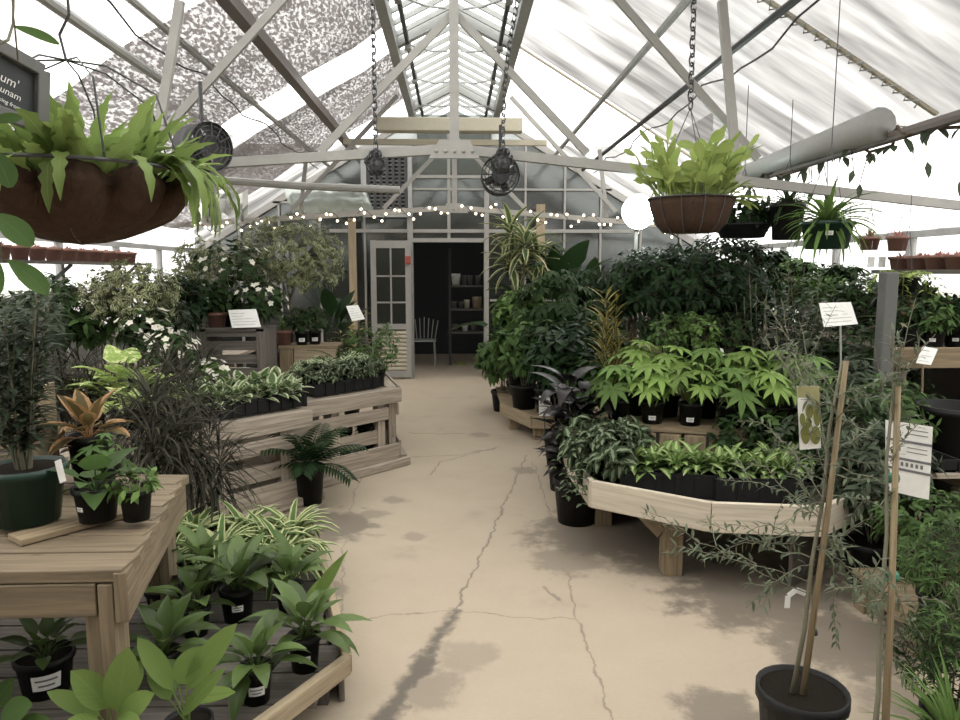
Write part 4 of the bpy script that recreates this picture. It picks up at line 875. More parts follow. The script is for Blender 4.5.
# slatted crate with plants and sign
q0, q1 = at(203, 6.05, .62), at(266, 6.05, .62); sc_t = zat(328, 6.05)
cr = thing('slatted_crate', 'grey slatted wooden crate standing on end with the white sign on top', 'crate', (q0.x, 6.05, PZ))
for i in range(4): part('slat', MB().abox(q0.x, q1.x-.05, 6.05, 6.07, PZ+.07+i*(sc_t-PZ)/4.2, PZ+.07+i*(sc_t-PZ)/4.2+.075), M['old_wood'], cr, world=True)
for x in (q0.x-.02, q1.x-.06): part('corner_post', MB().abox(x, x+.07, 6.03, 6.08, PZ, sc_t), M['old_wood'], cr, world=True)
part('top', MB().abox(q0.x, q1.x, 6.03, 6.5, sc_t-.02, sc_t), M['old_wood'], cr, world=True)
for x in (q0.x, q1.x-.04): part('side', MB().abox(x, x+.03, 6.09, 6.5, PZ, sc_t-.021), M['old_wood'], cr, world=True)
TQ = 6.02
card('price_sign', 'white printed sign card propped on the slatted grey crate', [P(228, 310, TQ+.08), P(256, 309, TQ+.08), P(261, 327, TQ-.02), P(232, 328, TQ-.02)], None, 5)
plant('begonia_pot', 'leafy begonia in a terracotta pot on the slatted crate beside the sign', 'potted plant', at(217, 6.2, sc_t), (bush, K(90, (.16, .16, .13), .14, 40, 5, .085, .05, 'ovate')), 'dark', (.085, .13, 'clay'))
plant('white_begonia', 'tall white-flowered begonia rising behind the crate sign', 'flowering plant', at(232, 6.35, sc_t), beg(91, .34, .36), ['dark', 'white'], (.10, .15, 'black'))
plant('white_begonia', 'white-flowered begonia beside the pots on the small pine bench', 'flowering plant', at(262, 6.35, .62), beg(92, .24, .60), ['dark', 'white'], (.10, .15, 'black'))
plant('white_begonia', 'white-flowered begonia at the edge of the topiary, above the shrubs', 'flowering plant', at(196, 6.2, .62), beg(93, .22, .62), ['dark', 'white'], (.10, .15, 'black'))
# small pine bench
BZ = zat(345, 6.6); q0, q1 = at(278, 6.6, BZ), at(338, 6.6, BZ)
pb_ = thing('pine_bench', 'small worn pine bench holding a terracotta pot and labelled black pots', 'bench', (q0.x, 6.6, PZ))
part('top', MB().abox(q0.x, q1.x, 6.6, 6.95, BZ-.03, BZ), M['pine_dull'], pb_, world=True, bevel=.004)
part('apron', MB().abox(q0.x+.14, q1.x-.01, 6.6, 6.62, BZ-.16, BZ-.032), M['pine'], pb_, world=True, bevel=.004)
part('leg', MB().abox(q0.x+.01, q0.x+.13, 6.61, 6.66, PZ, BZ-.032), M['pine_dull'], pb_, world=True); part('leg', MB().abox(q1.x-.09, q1.x-.03, 6.85, 6.93, PZ, BZ-.032), M['pine_dull'], pb_, world=True)
plant('clay_pot_plant', 'sprig in a terracotta pot at the near corner of the small pine bench', 'potted plant', at(284, 6.68, BZ), (bush, K(95, (.07, .07, .08), .08, 14, 4, .05, .025)), 'mid', (.07, .14, 'clay'))
for i, (px, w) in enumerate(((302, 'beside the terracotta pot'), (315, 'at the far corner of the small pine bench'))):
    plant('small_bush', 'bushy plant in a labelled black pot '+w, 'potted plant', at(px, 6.70+.06*i, BZ), (bush, K(96+i, (.15, .14, .13), .12, 70, 5, .045, .022)), 'dark', (.06, .12, 'black'), tagw=.06, tagz=.4)
plant('banana_plant', 'broad glossy paddle-leaved plant behind the small pine bench', 'potted plant', at(335, 7.1, .62), (rosette, K(98, 13, .36, .16, 'ovate', 85, 35, .5, .35, .15)), 'deep', (.12, .2, 'black'))
plant('croton', 'croton with yellow streaked leaves beside the timber door post', 'potted plant', at(352, 8.0, 0), (column, K(99, 3, 1.1, 30, .16, .05, .15, 'ovate', .6)), 'yellow', (.1, .2, 'black'))
card('price_sign', 'white printed sign card on a dark stand near the open door', [P(346, 306, 6.5), P(358, 305, 6.5), P(365, 319, 6.45), P(352, 321, 6.45)], at(358, 6.5, .62), 5, stakem='dark_metal')
plant('leafy_shrub', 'feathery green shrub in a black tub beside the open door leaf', 'shrub', at(372, 6.6, .62), (bush, K(101, (.30, .28, .26), .20, 120, 6, .065, .02, 'lance')), 'mid', (.14, .12, 'black'))
plant('fern', 'dark ferny plant between the paddle leaves and the feathery shrub', 'potted plant', at(342, 6.35, .62), (palm, K(5, 16, .36, .055, .014, 80, 10, 1.4, 16)), 'dark', (.09, .14, 'black'))
# variegated flats on the pallet tops
def tray(lab, a, b, Z, w, h=.07, cat='tray', m='black_plastic', group=None):
    a = V(a); b = V(b); d = (b-a).normalized(); n = V((-d.y, d.x, 0)); n = n if n.y > 0 else -n; t = .006
    root = thing('plant_tray', lab, cat, (a.x, a.y, Z), group); mb = MB(); L = (b-a).length; o = V((a.x, a.y, Z))
    mb.box(o+d*L/2+n*w/2+V((0, 0, .006)), d*L/2, n*w/2, (0, 0, .004))
    for q, x, y in ((o+d*L/2+n*t/2, d*L/2, n*t/2), (o+d*L/2+n*(w-t/2), d*L/2, n*t/2), (o+d*t/2+n*w/2, d*t/2, n*w/2), (o+d*(L-t/2)+n*w/2, d*t/2, n*w/2)): mb.box(q+V((0, 0, h/2+.002)), x, y, V((0, 0, h/2)))
    k = int(L/.09)
    for i in range(k+1): mb.box(o+d*(L*i/k)-n*.004+V((0, 0, h*.45)), d*.012, n*.004, V((0, 0, h*.45)))
    part('tray', mb, M[m], root, world=True); return root
tA = (-1.62, 4.48, 0); tB = (-1.06, 5.08, 0)
tray('long black nursery flat of pale marbled plants on the nearer pallet bench', tA, tB, PZ, .34, .10)
tA2 = (-1.05, 5.45, 0); tB2 = (-.60, 5.94, 0); tray('black nursery flat of small-leaved peperomias on the jutting pallet bench', tA2, tB2, PZ, .30, .10)
tA3 = (-.55, 6.35, 0); tB3 = (-.72, 6.75, 0)
def flat(n, a, b, off, Z, fol, fm, name, lab, cat, grp, pot=(.038, .08, 'black'), s=1.0, start=0):
    a = V(a); b = V(b); d = (b-a).normalized(); nn = V((-d.y, d.x, 0)); nn = nn if nn.y > 0 else -nn
    for i in range(n):
        q = a.lerp(b, (i+.5)/n)+nn*off; f = (fol[0], K(fol[1][0][0]+i % 3, *fol[1][0][1:], **fol[1][1]))
        plant(name, lab % ORD[i+start], cat, (q.x, q.y, Z), f, fm, pot, s=s*R_.uniform(.9, 1.12), group=grp)
fit = (rosette, K(110, 24, .11, .062, 'ovate', 75, 5, .6, .06, .1, 4))
flat(6, tA, tB, .085, PZ+.012, fit, 'fittonia', 'nerve_plant', 'pale marbled plant, %s along the front of the long black flat', 'nerve plant', 'pale marbled plants in the long flat')
flat(6, tA, tB, .25, PZ+.012, fit, 'fittonia', 'nerve_plant', 'pale marbled plant, %s along the back of the long black flat', 'nerve plant', 'pale marbled plants in the long flat', s=1.25)
pep = (bush, K(115, (.11, .10, .08), .075, 46, 5, .045, .03, 'ovate'))
flat(6, tA2, tB2, .08, PZ+.012, pep, 'silver', 'peperomia', 'small-leaved grey-green plant, %s along the front of the short flat', 'peperomia', 'small-leaved plants in the short flat')
flat(6, tA2, tB2, .22, PZ+.012, pep, 'fittonia', 'peperomia', 'small-leaved grey-green plant, %s along the back of the short flat', 'peperomia', 'small-leaved plants in the short flat', s=1.15)
plant('white_begonia', 'low white-flowered plant at the near end of the pale marbled flat', 'flowering plant', at(210, 5.0, PZ), beg(120, .14, .12), ['fresh', 'white'], (.07, .12, 'black'))
for i, (px, py, Z) in enumerate(((343, 430, .30), (368, 425, .34))):
    plant('trailing_plant', ['pale trailing plant tucked inside the jutting pallet bench', 'dark trailing plant tucked inside the jutting pallet bench beside the end post'][i], 'trailing plant', at(px, 5.75+.12*i, .02), (trailing, K(121+i, 8, .06, .035, .14, .12)), ['fresh', 'deep'][i], (.08, .34, 'black'))
# shelf of terracotta pots on the side wall
q0, q1 = at(-40, 6.3, 1.72), at(96, 7.9, 1.72)
ws = thing('wall_shelf', 'high shelf board of small terracotta pots along the side wall', 'shelf', (-3.75, 6, 1.70)); part('shelf_board', MB().abox(-3.86, -3.55, 5.4, 8.6, 1.675, 1.70), M['old_wood'], ws, world=True)
for y in (5.6, 7, 8.4): part('bracket', MB().plank((-3.86, y, 1.45), (-3.6, y, 1.67), (0, 0, 1), .03, .02), M['dark_metal'], ws, world=True)
for i in range(12):
    plant('clay_pot', 'little terracotta pot of red succulents on the high wall shelf', 'potted plant', (-3.68, 5.55+i*.26, 1.70), (rosette, K(125+i % 2, 18, .05, .018, 'lance', 80, 10, .3, 0, .2, 3)), 'redpink', (.075, .12, 'clay'), group='terracotta pots on the high wall shelf')
sideb = thing('side_bench', 'long plain bench against the side wall behind the spiky plants', 'bench', (-3.5, 6, 0)); part('top', MB().abox(-3.85, -2.6, 5.0, 10.4, .58, .62), M['gray_wood'], sideb, world=True)
for y in (5.2, 7, 8.8, 10.2):
    for x in (-3.75, -2.7): part('leg', MB().abox(x-.04, x+.04, y-.04, y+.04, 0, .58), M['gray_wood'], sideb, world=True)
midb = thing('slatted_bench', 'grey slatted display bench behind the pallets holding the fig tree', 'bench', (-2.0, 6.5, 0)); 
for i in range(7): part('board', MB().abox(-2.55, -1.38, 6.15+i*.2, 6.32+i*.2, .595, .62), M['gray_wood'], midb, world=True)
for x in (-2.5, -1.45):
    part('rail', MB().abox(x-.03, x+.03, 6.15, 7.5, .52, .594), M['gray_wood'], midb, world=True)
    for y in (6.25, 7.4): part('leg', MB().abox(x-.04, x+.04, y-.04, y+.04, 0, .52), M['gray_wood'], midb, world=True)
# ================================================================ hanging coco basket, upper left
bc = P(78, 172, 1.62); root = thing('hanging_basket', 'big coco fibre hanging basket of pale crested fern overhanging the table', 'hanging basket', bc); Rb = .222
lm = MB(); rg = random.Random(4); nl, nz = 120, 14
for j in range(nz+1):
    tt = j/nz
    for i in range(nl):
        a = 2*PI*i/nl; lob = abs(math.sin(a*4.5+.5))**.5; r = Rb*math.sqrt(max(0, 1-(1-tt)**2.3))*(.76+.27*lob*min(1, tt*3))*(1+rg.uniform(-.006, .006))*(1-.16*lob*max(0, tt-.8)/.2); z = -.155*(1-tt)+(.03*lob-.028)*max(0, tt-.6)/.4
        lm.v.append(V((r*math.cos(a), r*math.sin(a), z)))
for j in range(nz):
    for i in range(nl): i2 = (i+1) % nl; lm.face([j*nl+i, j*nl+i2, (j+1)*nl+i2, (j+1)*nl+i], [(0, 0), (1, 0), (1, 1), (0, 1)])
o = part('coco_liner', lm, M['coco'], root, True); md = o.modifiers.new('thick', 'SOLIDIFY'); md.thickness = .014; md.offset = -1
part('soil', MB().disc(Rb*.9, -.045, 30), M['soil'], root)
wr = MB(); wr.tube([(Rb*1.03*math.cos(a), Rb*1.03*math.sin(a), .0) for a in [2*PI*i/32 for i in range(33)]], .004, .004, 5, cap=False)
for k in range(8):
    a = 2*PI*k/8+.3; wr.tube([(Rb*.98*math.sin(f)*math.cos(a)*1.0, Rb*.98*math.sin(f)*math.sin(a), -.152*math.cos(f)) for f in [PI/2*i/8 for i in range(9)]], .0012, .0012, 4)
part('wire_frame', wr, M['dark_metal'], root)
hook = P(66, 60, 1.6)-bc
hw_ = MB(); 
for k in range(7): a = 2*PI*k/7; e = V((Rb*math.cos(a), Rb*math.sin(a), 0)); hw_.tube([e, e*.78+V((0, 0, hook.z*.72)), e*.35+hook*.6+V((0, 0, hook.z*.36)), hook], .0022, .0022, 4)
hw_.tube([hook, hook+V((-.01, 0, .05)), hook+V((.012, 0, .09)), hook+V((.0, 0, .9))], .003, .003, 5)
part('hanger_wires', hw_, M['dark_metal'], root)
fb = MB(); rg = random.Random(8)
for i in range(190):
    az = rg.uniform(0, 6.28); rr = Rb*rg.uniform(.1, .85); p = V((rr*math.cos(az), rr*math.sin(az), -.03)); el = rg.uniform(.75, 1.5); L = rg.uniform(.11, .21)
    fb.leaf(p, sph(az+rg.uniform(-.5, .5), el), sph(az, el+PI/2), L, rg.uniform(.032, .052), 'wavy', rg.uniform(.05, 1.0), .12, 14, rg.random(), 0, .05)
for i in range(26):
    az = rg.uniform(-.35, .9); p = V((Rb*.8*math.cos(az), Rb*.8*math.sin(az), .0)); fb.leaf(p, sph(az, rg.uniform(.3, .9)), sph(az, 2), rg.uniform(.13, .24), .042, 'wavy', rg.uniform(2.2, 3.0), .12, 16, rg.random(), 0, .05)
for i in range(6):
    az = rg.uniform(3.7, 5.8); p = V((Rb*.8*math.cos(az), Rb*.8*math.sin(az), .0)); fb.leaf(p, sph(az, rg.uniform(.3, .9)), sph(az, 2), rg.uniform(.12, .2), .032, 'wavy', rg.uniform(2.2, 2.8), .12, 12, rg.random(), 0, .05)
part('foliage', fb, GREEN['basket'], root, True)
# chalkboard sign
TL, TR, BR, BL = P(-46, 22, 1.3), P(41, 71, 1.42), P(40, 128, 1.42), P(-46, 96, 1.3)
sb = thing('chalkboard_sign', 'black framed chalkboard sign tilted in front of the big coco basket', 'sign', BL); nrm = (TR-TL).cross(BL-TL).normalized(); nrm = nrm if nrm.dot(CAM-TL) > 0 else -nrm
ux = (TR-TL).normalized(); uy = nrm.cross(ux)
if uy.z < 0: uy = -uy
mb = MB(); mb.quad(TL, TR, BR, BL); mb.quad(*[x-nrm*.008 for x in (BL, BR, TR, TL)]); part('board', mb, simple('slate board', (.035, .04, .042), .6), sb, world=True)
for a, b in ((TL, TR), (TR, BR), (BR, BL), (BL, TL)): part('frame_rail', MB().plank(a+nrm*.004, b+nrm*.004, nrm, .018, .022), simple('gray frame', (.13, .13, .125), .6), sb, world=True, bevel=.002)
for txt, px, py, sz in (('um\'', 1, 81, .022), ('unam', 1, 92, .017), ('ning from', 0, 101, .010), ('low light', 0, 109, .010)):
    cu = bpy.data.curves.new('lettering', 'FONT'); cu.body = txt; cu.size = sz; cu.align_x = 'LEFT'; o = link('lettering', cu, sb); cu.materials.append(M['white'])
    rr = ray(px, py); tt = (TL-CAM).dot(nrm)/rr.dot(nrm); w_ = CAM+rr*tt+nrm*.002; me_ = bpy.data.meshes.new_from_object(o.evaluated_get(bpy.context.evaluated_depsgraph_get())); bpy.data.objects.remove(o); o = link('lettering', me_, sb)
    X = ux; Mx = Matrix((X, uy, X.cross(uy))).transposed().to_4x4(); Mx.translation = w_-V(sb.location)-X*.004; o.matrix_local = Mx
# vine at the picture's edge, close to the lens
tv = thing('trailing_vine', 'vine with large smooth oval leaves dangling beside the coco basket', 'vine', P(-30, 60, 1.1)); mb = MB()
for b, t_, W, Y in (((-6, 214), (34, 244), 24, 1.1), ((8, 260), (50, 292), 20, 1.1), ((-8, 150), (14, 186), 22, 1.12), ((-10, 122), (22, 116), 10, 1.15), ((12, 26), (60, 42), 9, 1.2), ((-10, 250), (2, 296), 16, 1.1)): xleaf(mb, b, t_, Y, Y, W, 'pad', .3)
part('foliage', mb, GREEN['mid'], tv, True, world=True)
st = MB(); st.tube([P(14, -20, 1.2), P(13, 24, 1.2), P(8, 40, 1.18), P(-6, 46, 1.15)], .0022, .0022, 5); st.tube([P(10, -20, 1.2), P(18, 60, 1.2)], .0015, .0015, 4); st.tube([P(-20, 40, 1.1), P(-12, 140, 1.1), P(-8, 214, 1.1), P(4, 262, 1.1), P(8, 260, 1.1)], .002, .002, 5); part('stem', st, M['twig'], tv, True, world=True)
# ================================================================ right: octagonal bench in tiers
OZ = .49
R = [G(566, 446, OZ), G(592, 480, OZ), G(712, 502, OZ), G(822, 506, OZ)]
R.append(V((2.35, 3.75, OZ))); R.append(V((2.5, 4.6, OZ))); R.append(V((1.9, 5.35, OZ))); R.append(V((1.0, 5.3, OZ)))
ob = thing('octagonal_bench', 'pale eight-sided plant bench with a deep board rim by the path', 'bench', (R[2].x, R[2].y, 0))
for i in range(len(R)):
    a, b = R[i], R[(i+1) % len(R)]; part('rim_board', MB().plank(V((a.x, a.y, OZ-.075)), V((b.x, b.y, OZ-.075)), (0, 0, 1), .15, .03), M['pale'], ob, world=True, bevel=.004)
cx = sum(p.x for p in R)/8; cy = sum(p.y for p in R)/8
part('deck', MB().prism([(cx+(p.x-cx)*.97, cy+(p.y-cy)*.97) for p in R], OZ-.11, OZ-.085), M['old_wood'], ob, world=True)
lg = G(673, 576, 0); ls = [(lg.x, lg.y+.05)]+[(cx+(R[k].x-cx)*.72, cy+(R[k].y-cy)*.72) for k in (0, 4, 5, 6, 7)]
for x, y in ls: part('leg', MB().abox(x-.05, x+.05, y-.05, y+.05, 0, OZ-.11), M['pine_dull'], ob, world=True, bevel=.004)
part('brace', MB().plank((lg.x-.05, lg.y+.05, .22), (lg.x-.20, lg.y+.20, OZ-.12), (0, 0, 1), .07, .03), M['pine_dull'], ob, world=True)
DK = OZ-.085
bq = [V((cx+(R[k].x-cx)*.8, cy+(R[k].y-cy)*.8, .19)) for k in (0, 7, 6, 5, 4, 3)]
for a, b in zip(bq, bq[1:]): part('light_block_panel', MB().plank(a, b, (0, 0, 1), .38, .02), M['old_wood'], ob, world=True)  # added panel, hidden from view, keeps light out from under the bench
# second tier: block faced step
T2 = zat(432, 4.25); a2 = at(586, 4.45, T2); b2 = at(760, 4.15, T2); d2 = (b2-a2); d2.z = 0; n2 = V((-d2.y, d2.x, 0)).normalized(); n2 = n2 if n2.y > 0 else -n2
st = thing('plant_step', 'dull pine step in the middle of the octagonal bench carrying the hand-leaved plants', 'plant step', (a2.x, a2.y, DK)); A2 = V((a2.x, a2.y, 0)); B2 = A2+d2
part('top', MB().plank(A2+n2*.32+V((0, 0, T2-.02)), B2+n2*.32+V((0, 0, T2-.02)), n2, .64, .03), M['pine_dull'], st, world=True)
for i in range(7):
    u0, u1 = i/7+.01, (i+1)/7-.01; part('face_block', MB().plank(A2.lerp(B2, u0)+V((0, 0, (DK+T2)/2-.02)), A2.lerp(B2, u1)+V((0, 0, (DK+T2)/2-.02)), (0, 0, 1), T2-DK-.05, .04), M['pine_dull'], st, world=True, bevel=.004)
# third tier
T3 = zat(378, 5.0); a3, b3 = at(628, 5.0, T3), at(760, 4.95, T3)
s3 = thing('plant_step', 'narrow upper board behind the hand-leaved plants holding labelled bush pots', 'plant step', (a3.x, a3.y, DK))
part('top', MB().abox(a3.x, b3.x, 4.95, 5.35, T3-.03, T3), M['pine_dull'], s3, world=True)
for x in (a3.x+.05, (a3.x+b3.x)/2, b3.x-.05): part('leg', MB().abox(x-.03, x+.03, 5.1, 5.16, DK, T3-.03), M['pine_dull'], s3, world=True)
# front row
tray('black nursery tray of striped lime plants along the octagonal bench rim', at(622, 3.78, DK), at(716, 3.66, DK), DK, .34, .13)
tray('black nursery tray of striped lime plants at the bend of the bench rim', at(718, 3.62, DK), at(806, 3.58, DK), DK, .34, .13)
pot_ = (.045, .12, 'black')
lime = (rosette, K(130, 30, .115, .046, 'ovate', 75, 0, .9, .06, .15))
for r, (ya, yb, nn) in enumerate(((3.86, 3.72, 8), (4.0, 3.86, 8))):
    for i in range(nn):
        px = 628+(798-628)*(i+.5*(r == 1)+.2)/nn; Y = ya+(yb-ya)*i/nn
        plant('pothos', 'lime striped leafy plant, %s from the path in the %s row of the bench rim' % (ORD[i], ('outer', 'inner')[r]), 'pothos', at(px, Y, DK+.012), (lime[0], K(130+(i+r) % 3, *lime[1][0][1:])), 'pothos', pot_, s=R_.uniform(.85, 1.05), group='striped plants in the %s row' % ('outer', 'inner')[r])
for i, (px, Y, w) in enumerate(((590, 4.0, 'spilling over the bench corner'), (604, 4.15, 'behind the bench corner'), (612, 3.9, 'next to the striped lime plants'), (584, 4.3, 'closest to the burgundy plant'), (625, 4.2, 'against the step blocks'))):
    plant('silver_vein_plant', 'dark crinkled silver-veined plant '+w, 'potted plant', at(px, Y, DK), (bush, K(140+i, (.16, .16, .13), .12, 60, 5, .085, .05, 'ovate', .9)), 'silver', (.06, .12, 'black'), group='silver-veined plants')
tp_ = plant('trailing_plant', 'small-leaved trailing plant hanging below the bench corner', 'trailing plant', at(584, 3.98, DK), (trailing, K(146, 14, .05, .032, .10, .22)), 'silver', (.05, .11, 'black'))
for i, (px, Y, w) in enumerate(((740, 4.0, 'by the bend of the rim'), (775, 3.95, 'under the olive tag'), (800, 3.85, 'at the end of the striped row'), (830, 4.0, 'behind the bamboo stake'))):
    plant('leafy_shrub', 'dark leafy filler plant on the octagonal bench '+w, 'shrub', at(px, Y+.15, DK), (bush, K(150+i, (.17, .17, .15), .14, 60, 5, .08, .035, 'ovate', .7)), ['dark', 'mid', 'olivedark', 'dark'][i], (.07, .13, 'black'))
# fatsias
hand = lambda sd, n=11, H=.30, S=.18: (palmate, K(sd, n, H, S, .165, .042, 8))
k = 0
for r, (off, pxs) in enumerate(((.12, (618, 652, 690, 728, 764)), (.38, (634, 668, 706, 742, 778, 806)))):
    for i, px in enumerate(pxs):
        u = (px-586)/(760-586); q = A2.lerp(B2, u)+n2*off
        plant('fatsia', 'glossy hand-leaved fatsia, %s from the path in the %s row of the step' % (ORD[i], ('front', 'back')[r]), 'fatsia', at(px, q.y, T2-.005 if px < 770 else T2-.05), hand(160+(i+r*2) % 4, 11, (.24, .34)[r], .19), 'bright' if (i+r) % 3 else 'fresh', (.075, .14, 'black'), tagw=.05 if (r == 0 and i in (1, 2)) else None, tagz=.3)
bx = thing('step_box', 'rough low box extending the step behind the last striped plants', 'box', at(790, 4.5, DK)); q = V(bx.location); part('box', MB().abox(q.x-.22, q.x+.25, 4.1, 4.75, DK, T2-.052), M['pine_dull'], bx, world=True, bevel=.004)
# third tier pots
for i, (px, w) in enumerate(((668, 'with a white sticker, by the tan block'), (696, 'in the middle of the upper board'), (728, 'at the far end of the upper board'))):
    plant('small_bush', 'dense small-leaved bush in a black pot '+w, 'potted plant', at(px, 5.1, T3), (bush, K(170+i, (.17, .15, .15), .16, 110, 5, .045, .024)), ['mid', 'fresh', 'dark'][i], (.095, .16, 'black'), tagw=.05 if i == 0 else None)
blk = at(650, 5.2, T3); solo('wooden_block', MB().abox(blk.x-.08, blk.x+.07, 5.15, 5.3, T3, T3+.20), M['pine'], 'tan wooden block standing beside the pink flowers on the upper board', 'block', blk, bevel=.004)
plant('cyclamen', 'low pink-flowered plant in front of the tan wooden block', 'flowering plant', at(634, 4.9, T3-.14), (bush, K(175, (.09, .09, .07), .08, 50, 4, .05, .035, 'heart', .5, 6, 3, 0, 1, .5, .02, .35, (.5, 5, .028, 2))), ['silver', 'pink'], (.06, .11, 'black'))
for i, (px, py, tilt) in enumerate(((706, 362, 0), (723, 356, .012))):
    q = P(px, py, 4.72); mb = MB().box(q, (.011, 0, tilt*-.3), (0, .0015, 0), (tilt*-1, 0, .05)); solo('plant_tag', mb, M['white'] if i else M['gray_stone'], ['grey rounded plant tag stuck among the hand-shaped leaves', 'white plant tag stuck upright among the hand-shaped leaves'][i], 'plant tag', q, bevel=.003)
# burgundy rubber plant
plant('rubber_plant', 'burgundy-leaved rubber plant in a black tub at the path edge', 'rubber plant', G(576, 521), (column, K(181, 5, .64, 17, .27, .095, .15, 'ovate', 1.3, 0, 1, 6, .08, (.5, 1.3))), 'purple', (.15, .29, 'black'), tagw=.03, tagoff=-1.0, tagz=.85)
plant('rubber_plant', 'smaller dark rubber plant pot half hidden behind the burgundy one', 'rubber plant', at(562, 5.2, 0), (column, K(182, 3, .52, 14, .2, .08, .14, 'ovate', .5, 0, 1, 5, .08)), 'purple', (.11, .22, 'black'))
# low bench further down the path
q0 = G(507, 431, .0); lb = thing('low_bench', 'low wooden plank bench under the shrubs farther along the path', 'bench', (q0.x, 7.0, 0)); x0_, x1_ = at(505, 6.9, .2).x, at(600, 6.9, .2).x
part('plank', MB().plank((x0_+.0, 7.45, .185), (x0_+.25, 6.75, .185), (0, 0, 1), .12, .04), M['pine'], lb, world=True, bevel=.004)
part('plank', MB().plank((x0_+.25, 6.75, .185), (x1_, 6.6, .185), (0, 0, 1), .12, .04), M['pine'], lb, world=True, bevel=.004)
part('top', MB().prism([(x0_, 7.5), (x0_+.25, 6.77), (x1_, 6.62), (x1_, 8.6), (x0_, 8.6)][::1], .20, .235), M['pine_dull'], lb, world=True)
for x, y in ((x0_+.12, 7.3), (x0_+.32, 6.85), (x1_-.1, 6.75), (x1_-.1, 8.4), (x0_+.1, 8.4)): part('leg', MB().abox(x-.05, x+.05, y-.05, y+.05, 0, .2), M['pine_dull'], lb, world=True)
LB = .235
for i, (px, Y, Z, fm, R0, H, w) in enumerate([(503, 8.3, 0, 'mid', .32, .42, 'standing on the floor nearest the doorway'), (524, 7.2, LB, 'mid', .30, .40, 'at the path end of the low bench'), (548, 7.0, LB, 'dark', .30, .42, 'second along the low bench'), (575, 6.9, LB, 'deep', .30, .45, 'third along the low bench'), (600, 6.8, LB, 'dark', .28, .42, 'at the inner end of the low bench'), (520, 8.0, LB, 'fresh', .30, .70, 'paler one at the back of the low bench'), (560, 5.9, .0, 'deep', .28, .65, 'tall one behind the burgundy plant'), (592, 5.7, 0, 'dark', .26, .5, 'between the burgundy plant and the bench')]):
    plant('leafy_shrub', 'glossy green shrub '+w, 'shrub', at(px, Y, Z), (bush, K(190+i, (R0*1.15, R0, R0), H, 130, 6, .13, .05, 'ovate', .7, 8, 3)), fm, (.14, .24, 'black'))
card('price_sign', 'white notice card standing between the low bench and the burgundy plant', [P(539, 396, 6.6), P(550, 396, 6.6), P(550, 416, 6.6), P(539, 416, 6.6)], P(545, 436, 6.55), 5, stakem='dark_metal')
# big background plants right of the doorway
plant('umbrella_tree', 'tall umbrella tree with drooping leaf whorls behind the low bench', 'umbrella tree', at(553, 7.6, LB), (palmate, K(201, 60, 1.15, .55, .17, .06, 7, True, 0, .9)), 'dark', (.17, .28, 'black'))
plant('umbrella_tree', 'umbrella tree of darker whorls behind the tall yellow croton', 'umbrella tree', at(592, 7.9, LB), (palmate, K(203, 50, 1.05, .5, .16, .055, 7, True, 0, .9)), 'deep', (.17, .28, 'black'))
plant('variegated_dracaena', 'tall dracaena with cream-edged leaves beside the doorway post', 'dracaena', at(520, 8.6, 0), (canes, K(205, 4, 1.62, 26, .42, .085, 'ovate', 0, 1, .22, .9, 80, -20, 5, .14, .2, .018)), 'dracaena', (.17, .3, 'black'))
plant('split_leaf_plant', 'big dark plant whose broad leaves reach up to the fairy lights', 'large plant', at(556, 8.8, 0), (rosette, K(207, 17, .50, .34, 'heart', 82, 25, .8, 1.35, .12)), 'deep', (.18, .3, 'black'))
plant('split_leaf_plant', 'broad-leaved dark plant behind the umbrella trees near the timber post', 'large plant', at(588, 9.2, 0), (rosette, K(208, 15, .48, .30, 'heart', 82, 30, .8, 1.25, .12)), 'dark', (.18, .3, 'black'))
plant('croton', 'tall croton with yellow ribbed leaves in front of the umbrella trees', 'croton', at(606, 5.5, .0), (column, K(209, 4, 1.22, 34, .19, .036, .13, 'lance', .6, 0, 1, 4, .5, (.5, 1.2))), 'yellow', (.13, .24, 'black'))
# ficus canopy with plaited trunk
root = thing('ficus_tree', 'dark-crowned fig tree with a plaited trunk behind the fatsias', 'small tree', at(628, 5.75, 0)); add_pot(root, .17, .3, 'black'); tr = MB()
for s in range(3): tr.tube([(.028*math.cos(i*.75+s*2.1), .028*math.sin(i*.75+s*2.1), .28+i*.05) for i in range(22)], .021, .016, 7)
part('trunk', tr, M['bark'], root, True)
fc = bush(210, (.62, .5, .34), .33, 520, 6, .085, .034, 'ovate', .9, 12, 3, 0, 1, .4, .02, .3); o = part('foliage', fc, [GREEN['deep'], M['twig']], root, True); o.location = (.28, 0, 1.17)
plant('leafy_shrub', 'dark fig-like shrub joining the plaited fig crown on its wall side', 'shrub', at(715, 5.9, 0), (bush, K(211, (.5, .45, .42), 1.22, 380, 6, .085, .034, 'ovate', .9, 10, 3)), 'deep', (.17, .3, 'black'))
plant('leafy_shrub', 'dark shrub below the plaited fig crown, behind the bush pots', 'shrub', at(690, 6.1, 0), (bush, K(212, (.55, .4, .42), .78, 260, 6, .10, .042, 'ovate', .9, 10, 3)), 'dark', (.17, .3, 'black'))
for i, (px, Y, Z, H, fm, L, w) in enumerate([(752, 5.2, 0, 1.35, 'deep', .12, 'just past the bush pots'), (776, 4.9, 0, 1.25, 'olivedark', .10, 'beside the white sign'), (806, 5.4, 0, 1.3, 'dark', .13, 'behind the white sign'), (826, 4.9, 0, .95, 'deep', .12, 'below the white sign'), (790, 5.9, 0, 1.5, 'dark', .13, 'under the green hanging pot'), (850, 5.3, 0, .85, 'mid', .11, 'under the concrete post'), (738, 6.2, 0, 1.4, 'dark', .14, 'under the coco hanging pot')]):
    plant('upright_shrub', 'tall dark upright shrub '+w, 'shrub', at(px, Y, Z), (column, K(215+i, 9, H, 34, L, L*.36, .26, 'ovate', .8, 0, 1, 3, .1)), fm, (.16, .28, 'black'))
